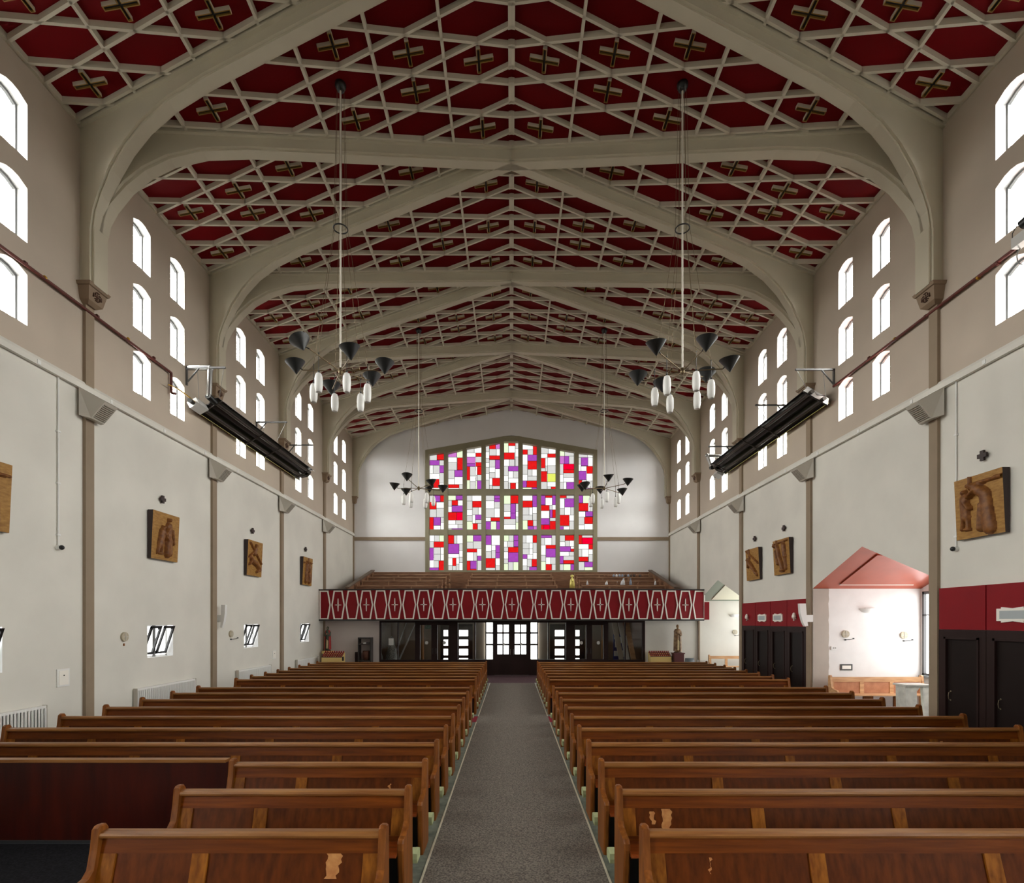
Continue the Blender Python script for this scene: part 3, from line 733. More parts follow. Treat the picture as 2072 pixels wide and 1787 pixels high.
bb('lintel', (sx(1000), yA, sz(1262)), (sx(1071), yB_, G0), 'dark_brown', dr)
for a, b, g0, g1 in ((1000, 1035.5, 1006.5, 1029.4), (1035.5, 1071, 1041.6, 1064.7)):
    lf = MB()
    for (u0, u1, v0, v1) in ((a, g0, 1366, 1262), (g1, b, 1366, 1262), (g0, g1, 1366, 1334), (g0, g1, 1264.5, 1262)):
        lf.box((sx(u0), yA, sz(v0)), (sx(u1), yA + 0.05, sz(v1)))
    lo = lf.build('door_leaf', 'dark_brown', dr)
    for py in (1280.5, 1304): bb('glazing_bar', (sx(g0), yA + 0.01, sz(py + 1.3)), (sx(g1), yA + 0.04, sz(py - 1.3)), 'dark_brown', lo)
    bb('glazing_bar', (sx((g0 + g1) / 2 - 1.2), yA + 0.01, sz(1324)), (sx((g0 + g1) / 2 + 1.2), yA + 0.04, sz(1264)), 'dark_brown', lo)
    bb('kick_rail', (sx(g0), yA + 0.005, sz(1334)), (sx(g1), yA + 0.045, sz(1324)), 'dark_brown', lo)
    bb('lower_panel', (sx(g0), yA - 0.008, sz(1358)), (sx(g1), yA, sz(1340)), 'dark_brown', lo)
    bb('threshold', (sx(a + 2), yA - 0.012, sz(1367)), (sx(b - 2), yA, sz(1366)), 'galv', lo)
    MB().quad((sx(g0), YS, sz(1334)), (sx(g1), YS, sz(1334)), (sx(g1), YS, sz(1264)), (sx(g0), YS, sz(1264))).build('glass', 'clear_glass', lo)
    hx_ = 1032.5 if a < 1010 else 1039
    MB().tube([(sx(hx_), yA, sz(1325)), (sx(hx_), yA - 0.05, sz(1324)), (sx(hx_), yA - 0.05, sz(1315)), (sx(hx_), yA, sz(1314))], 0.008).build('handle', 'steel', lo)
    MB().cyl((sx((g0 + g1) / 2 + 1.5), yA + 0.0, sz(1303.5)), (sx((g0 + g1) / 2 + 1.5), yA + 0.02, sz(1303.5)), 0.05, n=14).build('safety_disc', 'paper', lo)

NY = 25.6                                                # street wall of the narthex
def nx(px): return (px - CX) * NY / F
def nz(py): return H + (CY - py) * NY / F
bb('wall_narthex', (-W, NY + 0.1, 0), (W, NY + 0.2, G0), 'narthex_wall', None, 'structure')
bb('wall_store_left', (-W, NY - 0.6, 0), (-4.4, NY - 0.5, G0), 'store_wall', None, 'structure')
bb('wall_store_right', (4.45, NY - 0.6, 0), (W, NY - 0.5, G0), 'store_wall', None, 'structure')
ed = thing('door_2', 'white glazed entrance doors beyond the dark screen', 'door', (0, NY, 0)); ed['kind'] = 'structure'
bb('glazing', (nx(983), NY + 0.05, nz(1334)), (nx(1088), NY + 0.08, nz(1258)), 'day_door', ed)
for py in (1281, 1304.5): bb('glazing_bar', (nx(983), NY, nz(py + 1.8)), (nx(1088), NY + 0.05, nz(py - 1.8)), 'black_frame', ed)
for px in (983, 1017.5, 1035.5, 1053, 1088): bb('frame_post', (nx(px - 1.2), NY, 0), (nx(px + 1.2), NY + 0.05, nz(1258)), 'black_frame', ed)
for i_, (a, b, p0, p1) in enumerate(((928, 957, 930.5, 948), (1112, 1145, 1122, 1140), (893, 912, 899.5, 908), (1162, 1181, 1163, 1170.5))):
    do = thing('door_%d' % (3 + i_), 'dark door with four stacked bright panes behind the screen glass', 'door', (nx((a + b) / 2), NY - 0.3, 0)); do['kind'] = 'structure'
    bb('door_leaf', (nx(a), NY - 0.30, 0), (nx(b), NY - 0.25, nz(1263)), 'dark_brown', do)
    for q0, q1 in ((1275, 1287), (1294, 1306), (1312.5, 1325), (1331, 1343)):
        bb('pane', (nx(p0), NY - 0.315, nz(q1)), (nx(p1), NY - 0.30, nz(q0)), 'day_door', do)
tag(MB().cyl((nx(857), NY - 0.3, 0), (nx(857), NY - 0.3, G0), 0.07, n=14).build('copper_post', 'copper_post'), 'copper coloured round post behind the left screen door', 'post')
tag(MB().cyl((nx(1217), NY - 0.3, 0), (nx(1217), NY - 0.3, G0), 0.07, n=14).build('copper_post', 'copper_post'), 'copper coloured round post behind the right screen door', 'post')
ex = thing('exit_sign', 'green exit sign behind the glass of the left screen door', 'sign', (sx(863), YS + 0.5, sz(1269)))
for q_ in (858, 866): MB().cyl((sx(q_), YS + 0.51, sz(1266)), (sx(q_), YS + 0.51, G0 + 0.02), 0.006, n=6).build('hanger', 'galv', ex)
bb('sign_plate', (sx(856.5), YS + 0.50, sz(1272.5)), (sx(868), YS + 0.52, sz(1265.5)), 'exit_green', ex)
tcu = bpy.data.curves.new('lettering', 'FONT'); tcu.body = 'Exit'; tcu.size = 0.13
tmp = bpy.data.objects.new('tmp', tcu); COL.objects.link(tmp); bpy.context.view_layer.update()
tme = bpy.data.meshes.new_from_object(tmp.evaluated_get(bpy.context.evaluated_depsgraph_get())); bpy.data.objects.remove(tmp)
tme.materials.append(MATS['paper'])
to = obj('lettering', tme, ex); to.location = (sx(857.3), YS + 0.495, sz(1271)); to.rotation_euler = (math.pi / 2, 0, 0)
nb = thing('notice_board', 'blue notice board with pinned papers behind the right screen glass', 'notice board', (nx(1245), NY - 1.0, 0))
for q_ in (1234, 1261): bb('leg', (nx(q_) - 0.02, NY - 0.99, 0), (nx(q_) + 0.02, NY - 0.95, nz(1333)), 'wood_pale', nb)
bb('board', (nx(1233), NY - 1.0, nz(1333)), (nx(1262), NY - 0.95, nz(1283)), 'notice_blue', nb)
for (a, b, c_, d_) in ((1235, 1242, 1292, 1284), (1244, 1252, 1300, 1288), (1253, 1261, 1305, 1285), (1234, 1243, 1325, 1315), (1246, 1258, 1327, 1314), (1236, 1243, 1308, 1297)):
    bb('paper', (nx(a), NY - 1.01, nz(c_)), (nx(b), NY - 1.0, nz(d_)), 'paper', nb)
for q in range(3):
    a = nx(1240 + q * 9); z1 = nz(1262)
    tag(MB().hexa([(a + 0.1, NY - 1.5 - q * .3, 0.0), (a + 0.32, NY - 1.5 - q * .3, 0.0), (a + 0.32, NY - 1.45 - q * .3, 0.0), (a + 0.1, NY - 1.45 - q * .3, 0.0)], [(a - 0.3, NY - 1.35 - q * .3, 2.25), (a - 0.08, NY - 1.35 - q * .3, 2.25), (a - 0.08, NY - 1.3 - q * .3, 2.25), (a - 0.3, NY - 1.3 - q * .3, 2.25)]).build('leaning_board', ('narthex_wall', 'paper', 'wood_pale')[q]),
        '%s board leaning behind the right screen glass' % ('beige', 'white', 'pale wood')[q], 'board')
tr = thing('foil_tree', 'silver foil decoration tree stored behind the left screen glass', 'decoration', (nx(806), NY - 1.4, 0))
MB().lathe([(0.30, 0.25), (0.33, 0.4), (0.2, 1.0), (0.08, 1.5), (0.02, 1.6)], (nx(806), NY - 1.4, 0), 14).build('foil_cone', 'foil', tr)
MB().cyl((nx(806), NY - 1.4, 0), (nx(806), NY - 1.4, 0.3), 0.04).build('trunk', 'basket', tr)
for q, (px, dx) in enumerate(((776, 0.25), (812, -0.4), (826, -0.5))):
    a = nx(px)
    tag(MB().hexa([(a + dx, NY - 1.0, 0), (a + dx + 0.1, NY - 1.0, 0), (a + dx + 0.1, NY - 0.97, 0), (a + dx, NY - 0.97, 0)], [(a - dx, NY - 0.9, 2.2), (a - dx + 0.03, NY - 0.9, 2.2), (a - dx + 0.03, NY - 0.87, 2.2), (a - dx, NY - 0.87, 2.2)]).build('banner_pole', 'paper'),
        '%s white folded banner leaning behind the left screen glass' % ('leftmost', 'middle', 'rightmost')[q], 'banner')

# ------------------------------------------------------------------ gallery
XB, YC, YE = 178 * 21.4 / F, 21.4, 21.9
def front(px):
    d = px - CX
    if abs(d) <= 178: return Vector((d * YC / F, YC)), Vector((1, 0))
    s = 1 if d > 0 else -1; m = (YE - YC) / (W - XB)          # Y = YC + m(|X|-XB), |X| = |d| Y / F
    Y = (YC - m * XB) / (1 - m * abs(d) / F)
    return Vector((d * Y / F, Y)), Vector((1, s * m)).normalized()
gf = bb('gallery_floor', (-W, YS - 0.2, G0), (W, YB, G0 + 0.14), 'dark_rail', None, 'structure')
gal = thing('gallery_balustrade', 'red gallery front with white hexagon frames and small silver crosses', 'balustrade', (0, YC, G0))
GZ0, GZ1 = H + 0.06, H + 1.26
segs = [((-W, YE), (-XB, YC)), ((-XB, YC), (XB, YC)), ((XB, YC), (W, YE))]
for (p, q) in segs:
    for nm, z0, z1, off, m_, th in (('board', GZ0, GZ1, 0, 'red_panel', 0.10), ('cap_rail', GZ1, GZ1 + 0.045, -0.05, 'dark_rail', 0.22), ('bottom_rail', GZ0 - 0.05, GZ0 + 0.01, -0.03, 'dark_rail', 0.2)):
        MB().hexa([(p[0], p[1] + off, z0), (q[0], q[1] + off, z0), (q[0], q[1] + off + th, z0), (p[0], p[1] + off + th, z0)],
                  [(p[0], p[1] + off, z1), (q[0], q[1] + off, z1), (q[0], q[1] + off + th, z1), (p[0], p[1] + off + th, z1)]).build(nm, m_, gal)
MB().hexa([(-W, YE, G0 - 0.0), (W, YE, G0), (W, YS - .04, G0), (-W, YS - .04, G0)], [(-W, YE, G0 + 0.04), (W, YE, G0 + 0.04), (W, YS - .04, G0 + 0.04), (-W, YS - .04, G0 + 0.04)]).build('soffit', 'white_paint', gal)
MB().hexa([(-XB, YC, G0), (XB, YC, G0), (W, YE, G0), (-W, YE, G0)], [(-XB, YC, G0 + 0.04), (XB, YC, G0 + 0.04), (W, YE, G0 + 0.04), (-W, YE, G0 + 0.04)]).build('soffit', 'dark_rail', gal)
bb('return_panel', (W, YE - 0.05, GZ0), (W + 0.2, YE + 0.45, H + 0.78), 'red_panel', gal)
cx_ = [684.5, 741.6, 799.2, 857.6, 916.6, 976.1, 1036, 1095.5, 1155, 1214.2, 1272.2, 1329.6, 1386.4]
hexc = [656] + [v for i in range(13) for v in ([cx_[i]] + ([(cx_[i] + cx_[i + 1]) / 2] if i < 12 else []))] + [1414.5]
for px in hexc:
    c, t = front(px); n = Vector((t.y, -t.x))
    def G(u, z, o): return (c.x + t.x * u + n.x * o, c.y + t.y * u + n.y * o, z)
    zm = (GZ0 + GZ1) / 2; hh = (GZ1 - GZ0) / 2 - 0.015
    wt, wm = 0.185, 0.283
    hx = [(-wt, zm + hh), (wt, zm + hh), (wm, zm), (wt, zm - hh), (-wt, zm - hh), (-wm, zm)]
    if px == 656: hx = [(-0.19, zm + hh), (wt, zm + hh), (wm, zm), (wt, zm - hh), (-0.19, zm - hh), (-0.19, zm)]
    if px == 1414.5: hx = [(-wt, zm + hh), (0.24, zm + hh), (0.24, zm), (0.24, zm - hh), (-wt, zm - hh), (-wm, zm)]
    cz = zm; k = 0.88
    inn = [(u * (1 - 0.044 / max(abs(u), 0.1)), cz + (z - cz) * (1 - 0.044 / hh)) for u, z in hx]
    mb = MB(); N6 = 6
    for o in (0.035,): mb.add([G(u, z, o) for u, z in hx] + [G(u, z, o) for u, z in inn], [(i, (i + 1) % 6, 6 + (i + 1) % 6, 6 + i) for i in range(6)])
    mb.add([G(u, z, 0) for u, z in hx] + [G(u, z, 0.035) for u, z in hx], [(i, (i + 1) % 6, 6 + (i + 1) % 6, 6 + i) for i in range(6)])
    mb.add([G(u, z, 0) for u, z in inn] + [G(u, z, 0.035) for u, z in inn], [(i, (i + 1) % 6, 6 + (i + 1) % 6, 6 + i) for i in range(6)])
    ho = mb.build('hexagon_frame', 'white_paint', gal)
    if px in cx_:
        mb = MB(); zc = zm + 0.0
        for (u0, u1, z0, z1) in ((0, 0, zc - 0.25, zc + 0.25), (-0.13, 0.13, zc, zc)):
            w0, w1 = 0.008, 0.02
            for sg in (-1, 1):
                e = (0.26 * sg) if u0 == u1 else 0
                if u0 == u1: P = [(-w1, zc), (w1, zc), (w0, zc + 0.26 * sg), (-w0, zc + 0.26 * sg)]
                else: P = [(0, zc - w1), (0.13 * sg, zc - w0), (0.13 * sg, zc + w0), (0, zc + w1)]
                mb.extr([G(u, z, 0.001) for u, z in P], Vector(G(0, 0, 0.04)) - Vector(G(0, 0, 0)), 0)
        mb.ball(G(0, zc, 0.045), 0.022, 8, 1)
        mb.build('cross', ['white_paint', 'robe_green'], gal)
# tiers, pews, side partitions
TIER = [(22.6, 0.14), (23.35, 0.42), (24.2, 0.68), (25.1, 0.94), (26.0, 1.2)]
for i, (y, z) in enumerate(TIER):
    y2 = TIER[i + 1][0] if i < 4 else YB
    bb('gallery_tier', (-6.85, y, G0 + 0.1), (6.85, y2, G0 + z), 'wood_gallery', gf)
def small_pew(x0, x1, y, ztop, label):
    t = thing('gallery_pew', label, 'pew', ((x0 + x1) / 2, y, ztop - 0.85))
    zb = ztop - 0.8
    bb('backrest', (x0, y, zb + 0.35), (x1, y + 0.04, ztop - 0.03), 'wood_gallery', t)
    bb('top_rail', (x0, y - 0.03, ztop - 0.045), (x1, y + 0.05, ztop), 'wood_cap_pale', t)
    bb('seat', (x0, y - 0.36, zb + 0.36), (x1, y, zb + 0.40), 'wood_gallery', t)
    for x in (x0, x1 - 0.04):
        MB().extr([(x, y - 0.36, zb), (x, y - 0.36, zb + 0.5), (x, y - 0.08, zb + 0.56), (x, y - 0.05, ztop + 0.04), (x, y + 0.06, ztop + 0.04), (x, y + 0.08, zb)], (0.04, 0, 0)).build('end_panel', 'wood_end_pale', t)
    n = max(2, int((x1 - x0) / 1.1))
    for q in range(1, n): bb('stile', (x0 + (x1 - x0) * q / n - 0.04, y - 0.012, zb + 0.4), (x0 + (x1 - x0) * q / n + 0.04, y, ztop - 0.05), 'wood_end_pale', t)
for r, (y, zt) in enumerate(((23.3, 1.56), (24.2, 1.84), (25.1, 2.08), (26.0, 2.28))):
    for x0, x1, nm in ((-6.78, -3.05 + 0.07 * r - 0.14, 'left'), (-2.0 + 0.02 * r, 2.0 - 0.02 * r, 'middle'), (3.05, 6.72, 'right')):
        small_pew(x0, x1, y, H + zt, 'brown gallery pew, %s tier up in the %s block' % (ORD[r], nm))
bb('gallery_panelling', (-6.85, YB - 0.06, G0 + 1.1), (6.85, YB, H + 2.44), 'wood_gallery', gf)
for s in (-1, 1):
    X = s * 6.87
    pt = thing('gallery_partition', 'sloping brown timber partition on the %s of the gallery pews' % SIDE[s], 'partition', (X, 24.4, G0 + 0.14))
    MB().extr([(X - 0.03, 22.3, G0 + 0.14), (X - 0.03, YB, G0 + 0.14), (X - 0.03, YB, H + 2.46), (X - 0.03, 26.4, H + 2.46), (X - 0.03, 22.3, H + 1.37)], (0.06, 0, 0)).build('board', 'wood_gallery', pt)
    MB().hexa([(X - 0.09, 22.25, H + 1.36), (X + 0.09, 22.25, H + 1.36), (X + 0.09, 26.45, H + 2.48), (X - 0.09, 26.45, H + 2.48)], [(X - 0.09, 22.25, H + 1.42), (X + 0.09, 22.25, H + 1.42), (X + 0.09, 26.45, H + 2.54), (X - 0.09, 26.45, H + 2.54)]).build('handrail', 'dark_gallery', pt)

# ------------------------------------------------------------------ confessionals on the right wall
def confessional(ya, yb, n, lay, name_l):
    t = thing('confessional', name_l, 'confessional', (W, (ya + yb) / 2, 0))
    w = (yb - ya) / n; zr, zt = H - 0.15, H + 0.60
    for i in range(n):
        y0, y1 = ya + i * w, ya + (i + 1) * w
        bb('red_panel', (W - 0.05, y0 + 0.012, zr), (W, y1 - 0.012, zt), 'red_panel', t)
        bb('panel_joint', (W - 0.03, y0 - 0.012, zr), (W, y0 + 0.012, zt), 'carpet_red', t)
        for (u0, u1, v0, v1, p) in ((y0 + 0.005, y0 + 0.15, 0, zr - 0.13, 0.05), (y1 - 0.15, y1 - 0.005, 0, zr - 0.13, 0.05), (y0 + 0.005, y1 - 0.005, zr - 0.13, zr - 0.004, 0.05), (y0 + 0.13, y0 + 0.17, 0, zr - 0.13, 0.065), (y1 - 0.17, y1 - 0.13, 0, zr - 0.13, 0.065), (y0 + 0.13, y1 - 0.13, zr - 0.17, zr - 0.13, 0.065)):
            bb('door_frame', (W - p, u0, v0), (W, u1, v1), 'dark_brown', t)
        d = bb('door', (W - 0.02, y0 + 0.15, 0.01), (W, y1 - 0.15, zr - 0.15), 'black_door', t)
        yh = y1 - 0.24
        MB().tube([(W - 0.02, yh, 1.02), (W - 0.06, yh, 1.01), (W - 0.07, yh, 0.95), (W - 0.06, yh, 0.89), (W - 0.02, yh, 0.88)], 0.006).ball((W - 0.025, yh, 1.03), 0.013, 8).ball((W - 0.025, yh, 0.87), 0.013, 8).build('handle', 'handle_bronze', d)
        k = lay[i]; yc = (y0 + y1) / 2
        if k == 'P':
            m = MB(); zc = zr + 0.25; hw = 0.27 if n == 4 else 0.45
            o = [(-hw, -0.1), (-hw * .7, -0.1), (-hw * .7, -0.125), (0, -0.1), (hw * .7, -0.125), (hw * .7, -0.1), (hw, -0.1), (hw, 0.1), (hw * .7, 0.1), (hw * .7, 0.125), (0, 0.1), (-hw * .7, 0.125), (-hw * .7, 0.1), (-hw, 0.1)]
            m.extr([(W - 0.05, yc + u, zc + v) for u, v in o], (-0.03, 0, 0)).build('plaque_frame', 'white_paint', t)
            bb('plaque_plate', (W - 0.085, yc - hw * .78, zc - 0.065), (W - 0.08, yc + hw * .78, zc + 0.065), 'plate_grey', t)
        if k == 'L':
            MB().lathe([(0.0, -0.13), (0.02, -0.12), (0.018, -0.06), (0.05, -0.05), (0.06, 0.0), (0.03, 0.09), (0.0, 0.11)], (W - 0.11, yc, zr + 0.28), 12).box((W - 0.05, yc - 0.02, zr + 0.2), (W - 0.1, yc + 0.02, zr + 0.24)).build('wall_lamp', 'white_paint', t)
confessional(PIL(1) + 0.12, PIL(2) - 0.12, 4, 'LPPL', 'dark four-door confessional with red upper panels between the two side recesses')
confessional(PIL(0) - 0.12 - 3.92, PIL(0) - 0.12, 4, 'LPPN', 'dark confessional with red upper panels at the right edge nearest the camera')
# ------------------------------------------------------------------ pews
END = [(0.10, 0), (0.10, 0.5), (0.095, 0.85), (0.075, 0.875), (0.03, 0.88), (0.005, 0.86), (-0.015, 0.72), (-0.045, 0.60), (-0.09, 0.56), (-0.2, 0.54), (-0.265, 0.535), (-0.30, 0.51), (-0.31, 0.46), (-0.27, 0.2), (-0.25, 0.0)]
def end_panel(x0, x1):
    mb = MB(); n = len(END); cy = -0.08; cz = 0.42; b = 0.012
    inn = [(y + (cy - y) * 0.05, z + (cz - z) * 0.018 if z > 0 else z) for y, z in END]
    rings = [[(x0, y, z) for y, z in inn], [(x0 + b, y, z) for y, z in END], [(x1 - b, y, z) for y, z in END], [(x1, y, z) for y, z in inn]]
    return mb.loft(rings, sm=False)
def lean(z): return 0.045 - 0.11 * (0.82 - z) / 0.40          # the back leans: y of its face at height z
def slab(mb, x0, x1, z0, z1, o0, o1):
    mb.hexa([(x0, lean(z0) + o0, z0), (x1, lean(z0) + o0, z0), (x1, lean(z0) + o1, z0), (x0, lean(z0) + o1, z0)],
            [(x0, lean(z1) + o0, z1), (x1, lean(z1) + o0, z1), (x1, lean(z1) + o1, z1), (x0, lean(z1) + o1, z1)])
    return mb
def make_pew(L, cuts, label):
    t = thing('pew', label, 'pew', (0, 0, 0)); a, b = -L / 2, L / 2
    end_panel(a, a + 0.052).build('end_panel', 'wood_end', t); end_panel(b - 0.052, b).build('end_panel', 'wood_end', t)
    a += 0.05; b -= 0.05
    cap = [(-0.03, 0.795), (-0.036, 0.812), (-0.03, 0.828), (-0.01, 0.836), (0.04, 0.836), (0.05, 0.826), (0.05, 0.795)]
    MB().extr([(a, y + 0.035, z) for y, z in cap], (b - a, 0, 0)).build('cap_rail', 'wood_cap', t)
    slab(MB(), a, b, 0.69, 0.797, 0.0, 0.03).build('top_rail', 'wood_rail', t)
    slab(MB(), a, b, 0.43, 0.475, 0.0, 0.03).build('bottom_rail', 'wood_rail', t)
    st = [a + 0.055] + cuts + [b - 0.055]
    for x in st: slab(MB(), x - 0.055, x + 0.055, 0.475, 0.69, 0.0, 0.028).build('stile', 'wood_stile', t)
    for x0, x1 in zip(st[:-1], st[1:]): slab(MB(), x0 + 0.055, x1 - 0.055, 0.475, 0.69, 0.014, 0.028).build('back_panel', 'wood_panel', t)
    seat = [(-0.345, 0.415), (-0.36, 0.427), (-0.345, 0.442), (-0.05, 0.435), (-0.05, 0.41)]
    MB().extr([(a, y, z) for y, z in seat], (b - a, 0, 0)).build('seat', 'wood_seat', t)
    bb('seat_bearer', (a, -0.06, 0.0), (b, -0.035, 0.41), 'kneeler_frame', t)
    kn = [(0.20, 0.13), (0.19, 0.17), (0.20, 0.215), (0.24, 0.23), (0.31, 0.23), (0.35, 0.21), (0.36, 0.17), (0.35, 0.13)]
    MB().extr([(a - 0.07, y, z) for y, z in kn], (b - a + 0.14, 0, 0), sm=False).build('kneeler', 'kneeler_green', t)
    for x in (a + 0.1, 0, b - 0.1): bb('kneeler_leg', (x - 0.02, 0.24, 0), (x + 0.02, 0.30, 0.13), 'kneeler_frame', t)
    return t
RY = [3.66 + 0.888 * n for n in range(10)] + [13.25 + 0.795 * n for n in range(8)]
LL = 6.02
pews = {}
proto = sproto = None
def chip(x, y, z0, w, h_, seed, parent):
    q = random.Random(seed); n = 9
    Lf = [(x + q.uniform(-0.012, 0.012), z0 - h_ * i / (n - 1)) for i in range(n)]
    Rt = [(x + w * (1 - 0.35 * (i / (n - 1)) ** 3) + q.uniform(-0.014, 0.014), z0 - h_ * i / (n - 1)) for i in range(n)]
    mb = MB()
    for i in range(n - 1):
        mb.add([(Lf[i][0], lean(Lf[i][1]) + 0.012, Lf[i][1]), (Rt[i][0], lean(Rt[i][1]) + 0.012, Rt[i][1]), (Rt[i + 1][0], lean(Rt[i + 1][1]) + 0.012, Rt[i + 1][1]), (Lf[i + 1][0], lean(Lf[i + 1][1]) + 0.012, Lf[i + 1][1])], [(0, 1, 2, 3)])
    return mb.build('worn_patch', 'wood_bare', parent)
for i, y in enumerate(RY):
    for s in (-1, 1):
        lab = 'long brown wooden pew, %s row %s of the aisle' % (ORD[i], SIDE[s])
        if s < 0 and i < 3:
            lab = 'short brown wooden pew, %s row left of the aisle' % ORD[i]
            if sproto is None:
                sproto = p = make_pew(2.02, [-0.27], lab)
            else: p = dup(sproto, (0, 0, 0), lab)
            p.location = (-1.87, y, 0.0)
        else:
            if proto is None: proto = p = make_pew(LL, [-LL / 2 + LL * q / 5 for q in range(1, 5)], lab)
            else: p = dup(proto, (0, 0, 0), lab)
            p.location = (s * 3.89 + 0.015, y, 0.0)
        p['group'] = 'nave pews'; pews[(s, i)] = p
PLOC.pop(proto.name, None); PLOC.pop(sproto.name, None)
chip(0.60, 0, 0.69, 0.10, 0.16, 1, pews[(-1, 0)]); chip(0.62, 0, 0.63, 0.022, 0.08, 2, pews[(-1, 2)])
chip(-2.62, 0, 0.68, 0.075, 0.19, 3, pews[(1, 1)]); chip(-2.72, 0, 0.66, 0.04, 0.10, 4, pews[(1, 1)]); chip(-2.55, 0, 0.66, 0.016, 0.10, 5, pews[(1, 0)])
chip(-1.1, 0, 0.66, 0.05, 0.05, 6, pews[(-1, 3)]); chip(1.9, 0, 0.66, 0.04, 0.05, 7, pews[(1, 4)])
pf = thing('modesty_screen', 'plain dark red brown timber screen beside the short pews at the left', 'partition', (-5.4, 5.5, 0))
bb('board', (-7.6, 5.50, 0.0), (-2.93, 5.53, 0.835), 'wood_front', pf)
bb('cap_rail', (-7.6, 5.47, 0.835), (-2.93, 5.56, 0.865), 'wood_cap', pf)
bb('plinth', (-7.6, 5.485, 0.0), (-2.93, 5.50, 0.03), 'kneeler_frame', pf)

# ------------------------------------------------------------------ chandeliers
def chandelier(x, y, zh, rot, label):
    ztop = ceil(x) - 0.02
    t = thing('chandelier', label, 'chandelier', (x, y, ztop), 'chandeliers')
    MB().lathe([(0.0, 0.03), (0.10, 0.03), (0.10, -0.02), (0.06, -0.10), (0.0, -0.10)], (x, y, ztop - 0.03), 16).build('ceiling_rose', 'black_paint', t)
    MB().cyl((x, y, zh), (x, y, ztop - 0.1), 0.017, n=10).build('stem', 'white_stem', t)
    MB().lathe([(0.0, -0.07), (0.03, -0.06), (0.045, 0.0), (0.03, 0.06), (0.0, 0.07)], (x, y, zh), 12).build('hub', 'bronze_rod', t)
    zr = zh + 2.65; mb = MB(); n = 24
    rings = []
    for i in range(n + 1):
        a = 2 * math.pi * i / n; c = Vector((x + 0.128 * math.cos(a), y + 0.128 * math.sin(a), zr)); u = Vector((math.cos(a), math.sin(a), 0))
        rings.append([c + u * 0.012 * math.cos(k * math.pi / 3) + Vector((0, 0, 0.012)) * math.sin(k * math.pi / 3) for k in range(6)])
    mb.loft(rings, cap=False).build('spreader_ring', 'black_paint', t)
    q = random.Random(int(x * 10 + y))
    for k in range(6):
        a = math.radians(60 * k + rot); u = Vector((math.cos(a), math.sin(a), 0)); up = Vector((0, 0, 1))
        base = Vector((x, y, zh))
        dz = 0.10 * math.sin(k * 2.1 + rot)
        tip = base + u * 0.70 + up * (dz + 0.02)
        arm = MB().cyl(base + u * 0.03, tip, 0.011, n=8).build('arm', 'bronze_rod', t)
        ax = (up + u * q.uniform(-0.1, 0.12) + Vector((q.uniform(-.15, .15), q.uniform(-.15, .15), 0))).normalized()
        if k == 4 and rot == 0: ax = (up * 0.9 + Vector((-0.38, 0.16, 0))).normalized()
        c0 = base + u * 0.82 + up * (dz - 0.06)
        sh = MB()
        sh.lathe([(0.004, 0.0), (0.178, 0.235)], c0, 24, 0, True, ax)
        sh.lathe([(0.178, 0.235), (0.172, 0.237)], c0, 24, 1, True, ax)
        sh.lathe([(0.172, 0.237), (0.002, 0.010)], c0, 24, 1, True, ax)
        sh.cyl(tip, c0 + ax * 0.12 - u * 0.07, 0.010, n=8, mi=0)
        sh.build('cone_shade', ['black_paint', 'opal'], t)
        g = base + u * 0.5
        rod = MB().cyl(g + up * 0.12, g - up * 0.23, 0.006, n=6).ball(g + up * 0.12, 0.012, 6).cyl(g - up * 0.20, g - up * 0.245, 0.018, n=8).build('drop_rod', 'black_paint', t)
        MB().lathe([(0.0, -0.235), (0.03, -0.236), (0.05, -0.25), (0.068, -0.31), (0.072, -0.40), (0.068, -0.50), (0.052, -0.575), (0.045, -0.58), (0.043, -0.57), (0.0, -0.56)], g, 16).build('glass_shade', 'opal', t)
        r1 = Vector((x + 0.128 * math.cos(a), y + 0.128 * math.sin(a), zr)); r2 = Vector((x + 0.07 * math.cos(a), y + 0.07 * math.sin(a), ztop - 0.08))
        MB().tube([g + up * 0.12, r1, r2], 0.0035, n=4).build('suspension_wire', 'bronze_rod', t)
chandelier(-3.18, Z0, H + 4.65, 0, 'nearer chandelier on the left, black cones and white glass cylinders')
chandelier(3.18, Z0, H + 4.65, -20, 'nearer chandelier on the right, black cones and white glass cylinders')
chandelier(-3.18, PIL(2), H + 4.55, 12, 'farther chandelier on the left, in front of the stained glass window')
chandelier(3.18, PIL(2), H + 4.55, 30, 'farther chandelier on the right, in front of the stained glass window')

